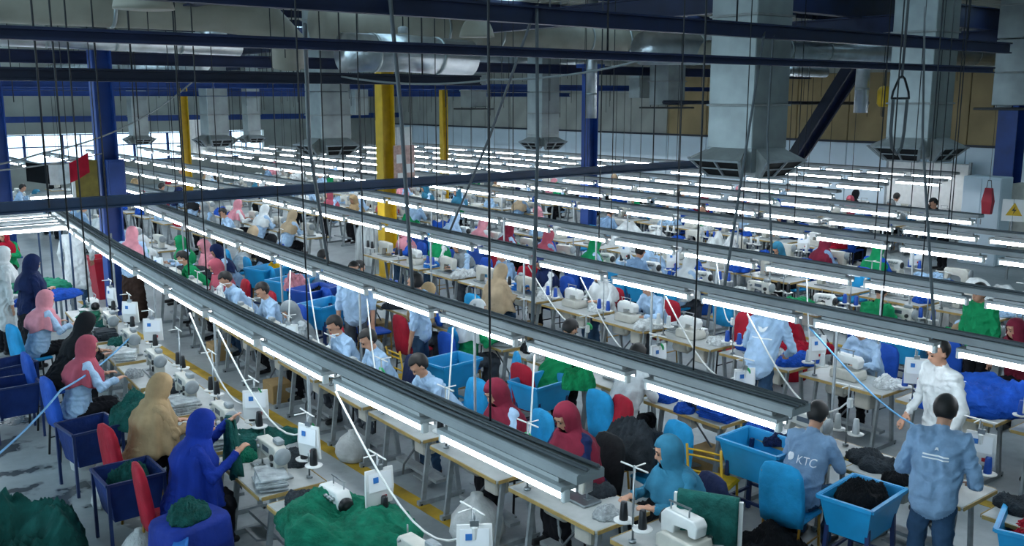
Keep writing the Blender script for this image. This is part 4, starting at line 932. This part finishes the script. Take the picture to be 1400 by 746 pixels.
# second row: workers facing the aisle
def seat2(kd, x, y, rz, lab, shc, hj='pink', ch=None, chlab='', pants='black', fr=DARK_FR):
    put_person(kd, x, y, rz, lab, shc, hj, pants)
    if ch: chair(x+.02, y, rz, ch, chlab, fr)
seat2('f_lean', 5.92, 11.75, 3.05, 'woman in pale grey hijab bent over her machine', 'pale grey', 'grey', 'red', 'red covered chair beside woman in pale grey hijab')
seat2('m_work', 5.88, 10.62, 3.1, 'older man in light blue shirt seated next to younger man', 'light blue', 'grey', 'grey', 'grey covered chair of the older man', 'grey')
seat2('m_work', 5.85, 9.7, 3.0, 'dark haired man in light blue shirt sewing at second lamp row', 'light blue', 'grey', 'navy', 'navy covered chair of the dark haired man', 'grey')
seat2('m_lean', 5.9, 8.4, 3.1, 'worker in light blue vest over bright blue sleeves', 'light blue', 'grey', 'cyan blue', 'bright blue covered chair of the worker in vest', 'jeans')
seat2('f_work', 5.75, 7.1, 3.0, 'woman in red hijab and light blue shirt partly hidden by pouch', 'light blue', 'maroon', 'cyan blue', 'bright blue chair of the woman in red hijab')
seat2('f_long', 5.8, 6.15, 3.1, 'woman in maroon hijab seated beyond the first trough', 'navy', 'maroon', 'black', 'black covered chair of the woman in maroon hijab')
seat2('f_up', 5.8, 4.95, 2.9, 'woman in teal hijab and teal shirt looking down at her sewing', 'teal', 'teal', 'navy', 'navy covered chair of the woman in teal hijab')
put_person('m_stand', 6.75, 12.2, -2.2, 'standing man in light blue shirt with arms down among bins', 'light blue', pants='grey')
put_person('m_stand', 6.95, 10.75, 2.2, 'man in light blue polo standing behind yellow framed chair', 'light blue', pants='jeans')
chair(7.1, 10.6, 2.9, 'cyan blue', 'large bright blue covered chair with dark legs near the men', DARK_FR)
fbin(6.75, 9.75, .1, 'cyan blue', 'bright blue fabric bin between two blue covered chairs', NC['cyan blue'])
chair(7.0, 9.1, 2.6, 'cyan blue', 'bright blue covered chair with yellow legs beside fabric bin', YEL_FR)
chair(6.55, 10.4, 0, 'yellow', 'bare yellow metal chair behind the standing polo man', NC['yellow'], CH_M)
heap('green', 7.15, 7.75, .85, .5, .45, .8, 'bright green garment on the third lamp row chairs', v=2)
fbin(7.1, 8.35, .1, 'cyan blue', 'wide bright blue bin with a black garment over its rim')
chair(6.75, 6.95, 2.9, 'red', 'dark red covered chair behind the woman in maroon hijab', YEL_FR)
chair(6.6, 6.0, 3.0, 'cyan blue', 'blue draped chair behind the woman in teal hijab', DARK_FR)
heap('charcoal', 6.6, 6.35, .55, .9, .8, 1.4, 'big charcoal garment heap on the blue draped chair', v=3)
chair(6.95, 5.6, .3, 'yellow', 'bare yellow metal chair beside the bright blue bin', NC['yellow'], CH_M)
fbin(7.35, 5.35, 1.6, 'cyan blue', 'bright blue fabric bin on navy legs beside yellow chair', BLUE_FR, 1.05)
# third row
e = put_person('m_work', 7.05, 4.72, .15, 'man in blue work shirt lettered KTC sewing on blue chair', 'steel blue', pants='jeans')
back_print(e, [('text', 'KTC', -.05, .9, .1), ('poly', [(math.cos(a), math.sin(a)) for a in np.arange(0, 6.28, .5)], .11, .915, .034)])
chair(6.98, 4.72, .15, 'cyan blue', 'bright blue covered chair under the man lettered KTC', YEL_FR)
e = put_person('m_stand_work', 7.12, 3.52, .25, 'standing man in blue work shirt and jeans beside the bin of black cloth', 'steel blue', pants='jeans')
back_print(e, [('poly', [(-.6, -.5), (0, -.2), (.6, -.5), (.3, .5), (-.3, .5)], 0, 1.36, .025), ('poly', [(-1, -.06), (1, -.06), (1, .06), (-1, .06)], 0, 1.31, .1), ('poly', [(-1, -.05), (1, -.05), (1, .05), (-1, .05)], 0, 1.285, .1)])
fbin(7.1, 4.12, .1, 'cyan blue', 'bright blue bin of black cloth beside the standing man', BLUE_FR, 1.0)
heap('black', 7.1, 4.12, .67, .52, .4, .75, 'black garments filling the bin beside the standing man', v=0)
fbin(7.65, 2.95, .3, 'cyan blue', 'bright blue bin of red cloth near the yellow line', BLUE_FR, 1.0)
heap('red', 7.65, 2.95, .64, .5, .38, .6, 'red garments in the bright blue bin', v=1)
put_person('m_lean', 7.3, 8.55, .15, 'man in green shirt bent over his machine', 'green')
chair(7.2, 8.55, 0, 'red', 'red covered chair of the man in green shirt')
put_person('m_work', 7.25, 7.2, .1, 'dark haired man in white shirt behind second trough', 'white')
chair(7.2, 7.2, 0, 'cyan blue', 'bright blue covered chair of the man in white shirt')
# aisle between third and fourth row
e = put_person('m_stand_lean', 9.2, 6.8, .25, 'standing man in light blue shirt with white bird emblem reaching right', 'light blue', pants='jeans')
back_print(e, [('poly', [(-1, .5), (-.3, .35), (0, .1), (.3, .35), (1, .7), (.75, .1), (.35, -.35), (-.2, -.4), (-.5, -.1)], .02, 1.36, .07), ('poly', [(-1, -.05), (1, -.05), (1, .05), (-1, .05)], 0, 1.27, .13)])
put_person('coat', 8.85, 4.35, 2.7, 'man in white coat standing in the aisle with lowered head', 'white', pants='grey', sc=1.04)
put_person('f_long', 9.3, 12.3, .1, 'woman in beige hijab on bright blue chair in the aisle', 'beige', 'beige', 'jeans')
chair(9.2, 12.3, .1, 'cyan blue', 'bright blue covered chair under the woman in beige hijab')
seat2('m_work', 10.95, 6.35, 3.1, 'man in light blue shirt at a bare table of the fourth lamp row', 'light blue', 'grey', 'royal blue', 'blue covered chair of the man at bare table')
seat2('f_up', 10.85, 3.9, 2.9, 'worker in grey hijab beside the royal blue cloth', 'light blue', 'grey', 'maroon', 'maroon chair near the royal blue cloth')
put_person('m_stand', 12.3, 5.65, 2.9, 'man in green shirt standing behind the royal blue cloth', 'green')
put_person('f_up', 12.35, 5.1, 2.9, 'woman in maroon hijab standing close to man in green', 'maroon', 'maroon')
for k, y in enumerate((8.1, 8.6)):
    chair(11.05, y, PI, 'red', ['crimson covered chair behind the lightblue emblem man', 'crimson covered chair beside the woman in dark grey hijab'][k])
heap('royal blue', 10.35, 4.75, .7505, 1.6, 1.3, 1.1, 'large royal blue cloth heap beside the man in white coat', v=2)
heap('red', 10.7, 7.3, .7505, .7, .5, .5, 'crimson cloth spilling over a table of the fourth lamp row', v=5)
# ------------------------------------------------------------------ left foreground
def crate(x, y, rz, lab):
    e = ob('cloth_cart', None, None, (x, y, 0), rz); tag(e, lab, 'cart')
    def ring(w, l, z): return [(-w, -l, z), (w, -l, z), (w, l, z), (-w, l, z)]
    m = MB(); m.rings([ring(.2, .2, .3), ring(.26, .26, .68), ring(.245, .245, .68), ring(.19, .19, .33)]); ob('fabric_liner', m.mesh('fabric_liner', 'cover'), e, color=NC['dark blue'])
    m = MB()
    for i in (-1, 1): m.bar((i*.26, -.26, .68), (i*.26, .26, .68), .025); m.bar((-.26, i*.26, .68), (.26, i*.26, .68), .025)
    ob('rim', m.mesh('rim', 'metalpaint'), e, color=BLUE_FR)
    for i in (-1, 1):
        for j in (-1, 1): m = MB(); m.bar((i*.25, j*.25, .68), (i*.25, j*.25, 0), .028); ob('leg', m.mesh('leg', 'metalpaint'), e, color=BLUE_FR)
    return e
crate(2.42, 8.8, .0, 'dark blue lined cloth cart between the tan and cobalt hijab women')
heap('dark green', 2.42, 8.85, .5, .42, .42, .75, 'dark green cloth in the cart between tan and cobalt women', v=4)
crate(2.5, 10.4, .1, 'dark blue lined cloth cart behind the tan hijab woman')
crate(2.2, 12.6, .0, 'dark blue lined cloth cart behind the rose hijab woman')
crate(2.35, 13.6, .2, 'dark blue lined cloth cart beside the black hijab woman')
e = ob('draped_box', None, None, (2.5, 7.42, 0), .25); tag(e, 'box draped with royal blue cloth in front of cobalt hijab woman', 'box')
m = MB(); m.cbox((0, 0, .36), (.5, .4, .62), .03); ob('box_body', m.mesh('box_body', 'cover'), e, color=NC['dark blue'])
rg = []
for z, k in ((.7, .2), (.7, 1.0), (.66, 1.06), (.5, 1.1), (.42, 1.12)):
    rg.append([(k*.27*math.copysign(abs(math.cos(a))**.4, math.cos(a)), k*.22*math.copysign(abs(math.sin(a))**.4, math.sin(a)), z+(.05*math.sin(3*a+1) if z < .45 else 0)) for a in [2*PI*q/32 for q in range(32)]])
m = MB(); m.rings(rg[::-1], smooth=True); ob('drape', m.mesh('drape', 'cover'), e, color=NC['cobalt'])
heap('dark green', 2.5, 7.45, .7, .5, .4, .4, 'dark green garment lying on the royal blue draped box', v=0)
m = MB(); m.rings([[(-.1, -.1, .0), (.1, -.12, 0), (.1, -.1, 0), (-.1, -.08, 0)], [(-.12, -.12, .3), (.1, -.14, .3), (.1, -.11, .3), (-.12, -.09, .3)], [(-.1, -.1, .55), (.06, -.1, .58), (.06, -.07, .58), (-.1, -.07, .55)], [(-.06, .06, .66), (.04, .06, .66), (.04, .06, .64), (-.06, .06, .64)]], smooth=True)
tag(ob('blue_cloth', m.mesh('blue_cloth', 'cover'), None, (2.32, 7.12, 0), -.6, NC['bright blue']), 'bright blue cloth strip hanging at the draped box', 'cloth')
heap('deep green', 3.3, 6.25, .7505, 1.0, .95, .8, 'big pile of striped green garments on the first row table end', v=7, rz=1.9)
heap('dark green', 3.62, 8.55, .7505, .85, .6, .45, 'dark green garments beside the cobalt hijab woman', v=2)
heap('dark green', 2.98, 10.3, .62, .75, .7, 1.1, 'dark green garment heap between tan and rose hijab women', v=3)
heap('charcoal', 3.62, 7.9, .7505, .45, .35, .4, 'charcoal garment lump on the table by cobalt hijab woman', v=1)
# the garment that the woman in cobalt holds up
m = MB(); rg = []
for k in range(9):
    t = k/8; z = 1.22-.48*t; w = .1+.2*t
    rg.append([(.06*math.sin(7*a+t*3)*.35+(.03+.03*t)*math.cos(a), w*math.sin(a)*(1+.12*math.sin(5*a)), z+.04*math.sin(3*a)*t) for a in [2*PI*q/24 for q in range(24)]])
m.rings(rg, smooth=True); tag(ob('held_garment', m.mesh('held_garment', 'pile'), None, (3.16, 8.12, 0), -.2, NC['dark green']), 'dark green garment held up by woman in cobalt hijab', 'garment')
for k, (x, y, z, r) in enumerate(((1.45, 8.95, .0, 1.15),)):
    heap('dark green', x, y, z, 1.2, 1.35, 1.9, 'tall dark green cloth mound on the bare floor with red scrap', v=1)
heap('red', 1.62, 8.5, .0, .35, .4, .9, 'red cloth scrap leaning on the dark green mound', v=2)
e = ob('waste_pail', None, None, (2.55, 11.0, 0)); tag(e, 'white plastic pail behind the rose hijab woman', 'pail')
m = MB(); m.lathe([(0, 0), (.13, 0), (.17, .42), (.18, .43), (.16, .42), (.12, .02), (0, .02)], n=20); ob('pail_body', m.mesh('pail_body', 'white_enamel'), e)
m = MB(); m.tube([(-.17, 0, .4), (-.1, .05, .32), (0, .18, .25), (.1, .05, .32), (.17, 0, .4)], .008); ob('handle', m.mesh('handle', 'steel'), e)
for k, (x, y, s, lab) in enumerate(((2.45, 9.75, .45, 'small white plastic sack behind cart of tan hijab woman'), (2.35, 8.35, .5, 'white plastic sack beside the red chair'), (4.95, 6.75, .8, 'grey plastic sack on the yellow floor line'), (3.0, 6.6, .55, 'clear plastic sack under green striped garments'), (5.05, 9.3, .6, 'white sack between table legs of the second lamp row'))):
    o = ob('plastic_sack', SACKS[k % 3], None, (x, y, 0), k); o.scale = (s, s, s); tag(o, lab, 'sack')
# inspection tables with green cloth at the far left
for k, (x, y, col, lab) in enumerate(((3.5, 17.9, 'deep green', 'nearest'), (2.6, 19.3, 'dark green', 'middle'), (2.9, 21.0, 'deep green', 'farther'), (3.6, 23.2, 'dark green', 'rearmost'))):
    w = ['inspection table with blue and green cloth beside the navy dressed woman', 'inspection table heaped with dark green cloth', 'inspection table with green cloth below the lamp crossbars', 'inspection table behind the woman in red hijab'][k]
    e = ob('inspection_table', None, None, (x, y, 0), .0); tag(e, w, 'table')
    m = MB(); m.cbox((0, 0, .82), (1.3, .95, .04), .01); ob('table_top', m.mesh('table_top', 'table_top'), e)
    for i in (-1, 1):
        for j in (-1, 1): m = MB(); m.bar((i*.6, j*.42, .8), (i*.6, j*.42, 0), .04); ob('leg', m.mesh('leg', 'grey_paint'), e)
    heap(col, x+.1, y, .841, 1.3, 1.0, .6, ['deep green cloth spread beside the royal blue folded cloth', 'dark green cloth heap on the table of white hijab woman', 'deep green cloth spread below the lamp crossbars', 'dark green cloth spread behind the woman in red hijab'][k], v=k % 5)
heap('royal blue', 3.6, 17.0, .78, .95, .55, .5, 'royal blue cloth folded beside the navy dressed woman', v=6)
e = ob('waste_bin', None, None, (5.55, 20.6, 0)); tag(e, 'red plastic waste bin beside the person in white coat', 'bin')
m = MB(); m.rings([[(-.24, -.24, 0), (.24, -.24, 0), (.24, .24, 0), (-.24, .24, 0)], [(-.32, -.32, .85), (.32, -.32, .85), (.32, .32, .85), (-.32, .32, .85)], [(-.29, -.29, .85), (.29, -.29, .85), (.29, .29, .85), (-.29, .29, .85)], [(-.2, -.2, .05), (.2, -.2, .05), (.2, .2, .05), (-.2, .2, .05)]]); ob('bin_body', m.mesh('bin_body', 'red_paint'), e)
m = MB()
for s in (-1, 1): m.bar((s*.33, -.34, .84), (s*.33, .34, .84), .04, .06); m.bar((-.34, s*.33, .84), (.34, s*.33, .84), .04, .06)
ob('rim', m.mesh('rim', 'red_paint'), e)
# flag: black, white, red
e = ob('flag', None, None, (4.0, 17.6, 3.05), .05); tag(e, 'hanging flag in black, white and red', 'flag')
for k, (c_, lab) in enumerate((('black', 'black panel'), ('white', 'white panel'), ('red', 'red panel'))):
    m = MB(); rg = []
    for q in range(7):
        x = -.42+.34*k+.34*q/6; t = (x+.42)/1.02; y = .03*math.sin(x*14); top = -.07*math.sin(t*PI)+(.12*max(0, t-.62)/.38); hgt = .34 if k else .32
        rg.append([(x, y-.004, top), (x, y+.004, top), (x, y+.004+.02*math.sin(x*9), top-hgt), (x, y-.004+.02*math.sin(x*9), top-hgt)])
    m.rings(rg, smooth=False); c = ob('flag_panel', m.mesh('flag_panel', 'cloth'), e, color=NC[c_]); c['label'] = lab
# tall bright blue bins between second and third row
for k, (x, y, col, lab) in enumerate(((7.55, 17.0, 'cyan blue', 'tall cyan fabric bin with a yellow cloth on it'), (7.35, 15.6, 'cyan blue', 'tall cyan fabric bin beside pink cloth bundle'), (7.3, 14.6, 'royal blue', 'tall royal blue fabric bin before the standing man'), (6.9, 13.4, 'cyan blue', 'tall cyan fabric bin right beside the standing man'))):
    fbin(x, y, .3, col, lab, BLUE_FR, 1.15)
heap('pink', 7.2, 15.2, .8, .5, .45, .9, 'pink cloth bundle over a tall cyan bin', v=1)
heap('yellow', 7.6, 16.9, .85, .3, .3, .5, 'yellow cloth on a tall cyan bin', v=2)
for k, (x, y, s, lab) in enumerate(((6.5, 4.62, 1.05, 'black plastic sack of cloth beside the KTC man chair'), (6.2, 5.5, 1.0, 'black plastic sack of cloth behind the woman in teal hijab'))):
    heap('black', x, y, 0, s, s, 1.5, lab, v=3+k, cat='sack', name='cloth_sack')
e = ob('cloth_rack', None, None, (5.35, 4.35, .7505), .5); tag(e, 'dark green cloth draped over a white edged panel', 'cloth')
m = MB(); m.box((0, 0, .2), (.03, .52, .4)); ob('panel', m.mesh('panel', 'white_enamel'), e)
m = MB(); m.rings([[(-.05*sx-.012*math.sin(9*t_*6+zz*5), -.23+.46*t_, zz) for t_ in [q/14 for q in range(15)]]+[(.045*sx, .23-.46*q/14, zz) for q in range(15)] for zz, sx in ((.06, 1.2), (.2, 1.1), (.4, 1), (.43, .4))], smooth=True); ob('drape', m.mesh('drape', 'pile'), e, color=NC['dark green'])
# ------------------------------------------------------------------ far right corner
e = ob('tall_cabinet', None, None, (24.0, 11.15, 0), 0); tag(e, 'tall pale blue cabinet with red bag in front', 'cabinet')
m = MB(); m.cbox((0, 0, 1.1), (.6, .95, 2.2), .02); ob('case', m.mesh('case', 'wall_lightblue'), e)
for s in (-1, 1):
    m = MB(); m.cbox((-.31, s*.235, 1.1), (.02, .45, 2.1), .005); d = ob('door', m.mesh('door', 'wall_lightblue'), e); m = MB(); m.box((-.325, s*.05, 1.1), (.02, .02, .14)); ob('handle', m.mesh('handle', 'steel'), d)
e = ob('hanging_bag', None, None, (23.0, 10.65, 1.38)); e.scale = (.62, .62, 1); tag(e, 'red patterned bag hanging before the pale cabinet', 'bag')
m = MB(); m.rings([[(-.09, -.16, 0), (.09, -.16, 0), (.09, .16, 0), (-.09, .16, 0)], [(-.13, -.2, .3), (.13, -.2, .3), (.13, .2, .3), (-.13, .2, .3)], [(-.06, -.13, .62), (.06, -.13, .62), (.06, .13, .62), (-.06, .13, .62)]], smooth=False); ob('bag_body', m.mesh('bag_body', 'red_paint'), e)
m = MB(); m.tube([(0, -.1, .6), (0, -.06, .8), (0, .06, .8), (0, .1, .6)], .012); m.cyl((0, 0, .8), (0, 0, 5.2), .008); ob('bag_strap', m.mesh('bag_strap', 'rod'), e)
e = ob('warning_sign', None, None, (22.3, 9.72, 1.6)); tag(e, 'white sign with yellow high voltage triangle', 'sign')
RS = Matrix.Rotation(-1.15, 3, 'Z'); m = MB(); m.box((0, 0, 0), (.5, .02, .5), RS); ob('sign_plate', m.mesh('sign_plate', 'paper'), e)
m = MB(); T = [RS @ Vector(p) for p in ((-.17, -.016, -.12), (.17, -.016, -.12), (0, -.016, .18), (-.17, -.011, -.12), (.17, -.011, -.12), (0, -.011, .18))]; m.add(T, [(0, 1, 2), (3, 5, 4), (0, 3, 4, 1), (1, 4, 5, 2), (2, 5, 3, 0)]); ob('yellow_triangle', m.mesh('yellow_triangle', 'yellow_paint'), e)
m = MB(); B_ = [(.02, .1), (-.05, -.01), (0, -.01), (-.03, -.1), (.05, .02), (0, .02)]; m.add([RS @ Vector((a, -.02, b)) for a, b in B_]+[RS @ Vector((a, -.017, b)) for a, b in B_], [tuple(range(6)), tuple(range(11, 5, -1))]+[(k, 6+k, 6+(k+1) % 6, (k+1) % 6) for k in range(6)]); ob('bolt_symbol', m.mesh('bolt_symbol', 'black_plastic'), e)
m = MB(); m.bar((0, .03, -1.6), (0, .03, .25), .04); ob('sign_post', m.mesh('sign_post', 'grey_paint'), e)
e = ob('electric_cabinet', None, None, (24.95, 10.1, 0)); tag(e, 'beige electric cabinet behind the warning sign', 'cabinet')
m = MB(); m.cbox((0, 0, 1.0), (.6, 1.6, 2.0), .02); ob('case', m.mesh('case', 'cream'), e)
m = MB(); m.box((-.31, 0, 1.5), (.02, .9, .1)); ob('label_strip', m.mesh('label_strip', 'paper'), e)
put_person('m_stand_lean', 22.3, 11.3, 2.6, 'dark dressed man bending before the pale far wall', 'black', pants='black')
e = ob('white_partition', None, None, (27.9, 14.8, 0)); tag(e, 'whitish partition board before the pale wall', 'partition')
m = MB(); m.cbox((0, 0, 1.1), (.08, 2.6, 2.2), .02); ob('board', m.mesh('board', 'white_enamel'), e)
for s in (-1, 1): m = MB(); m.bar((-.02, s*1.3, 0), (-.02, s*1.3, 2.25), .07); ob('frame_post', m.mesh('frame_post', 'grey_paint'), e)
for k, (x, y, sx, sz, col, lab) in enumerate(((16.05, 15.5, 1.7, 3.6, 'white', 'large white wrapped mound between sixth and seventh lamp rows'), (16.1, 7.5, 1.6, 3.3, 'white', 'white plastic wrapped mound near the seventh lamp row end'), (16.05, 13.0, 1.0, 4.2, 'white', 'tall white wrapped sack between sixth and seventh lamp rows'),
        (14.05, 13.4, 1.25, 3.2, 'pale blue', 'pale blue wrapped mound in the aisle behind fifth lamp row'), (14.1, 12.1, 1.1, 3.0, 'royal blue', 'royal blue cloth mound in the aisle behind fifth lamp row'), (14.05, 16.6, 1.1, 3.0, 'royal blue', 'royal blue cloth mound far along the fifth row aisle'),
        (11.7, 8.35, 1.0, 2.6, 'red', 'crimson cloth mound behind the fourth lamp row'), (11.85, 3.9, 1.2, 3.0, 'white', 'white wrapped mound behind the royal blue cloth'), (14.0, 20.7, 1.1, 3.3, 'royal blue', 'royal blue cloth mound by the yellow notice board column'), (12.95, 20.6, .85, 3.6, 'green', 'green cloth mound by the yellow notice board column'), (11.95, 20.7, .9, 3.6, 'white', 'white cloth mound by the yellow notice board column'))):
    heap(col, x, y, 0, sx, sx, sz, lab, v=100+k % 3)
# ------------------------------------------------------------------ cords from the troughs to the machines
rc = random.Random(11)
for (i, x, y, r0, wh) in STATIONS:
    d = seen(x, y, 1.2, 0)
    if not d or d > 13 or rc.random() > .55: continue
    X, _ = bend(ROWS[i][0], y); s = ROWS[i][2]; rn = row_name(i); p0 = Vector((X-.15, y+.35, 1.86)); p3 = Vector((x-s*.22, y-.42*(-s), 1.22)); p0.y += rc.uniform(.3, 1.1); sag = rc.uniform(.2, .42); P = []
    for k in range(13): t = k/12; q = p0.lerp(p3, t); q.z -= sag*4*t*(1-t)*(.6+.8*t); P.append(q)
    m = MB(); m.tube([q-p3 for q in P], .009, 6); e = ob('power_cord', None, None, p3); tag(e, 'white power cord hanging from trough over %s' % wh, 'cord', 'power cords of the %s' % rn)
    ob('cord', m.mesh('cord', 'cord_white' if rc.random() < .85 else 'cord_blue'), e)
    m = MB(); m.cbox((0, 0, -.03), (.05, .05, .1), .01); ob('plug', m.mesh('plug', 'cord_white'), e)
    if rc.random() < .5: m = MB(); m.lathe([(0, -.008), (.05, -.008), (.055, 0), (.05, .008), (0, .008)], (.03, 0, .0), 14, Matrix.Rotation(1.2, 3, 'Y')); ob('green_tag', m.mesh('green_tag', 'green_bright'), e)
print('objects', len(bpy.data.objects))
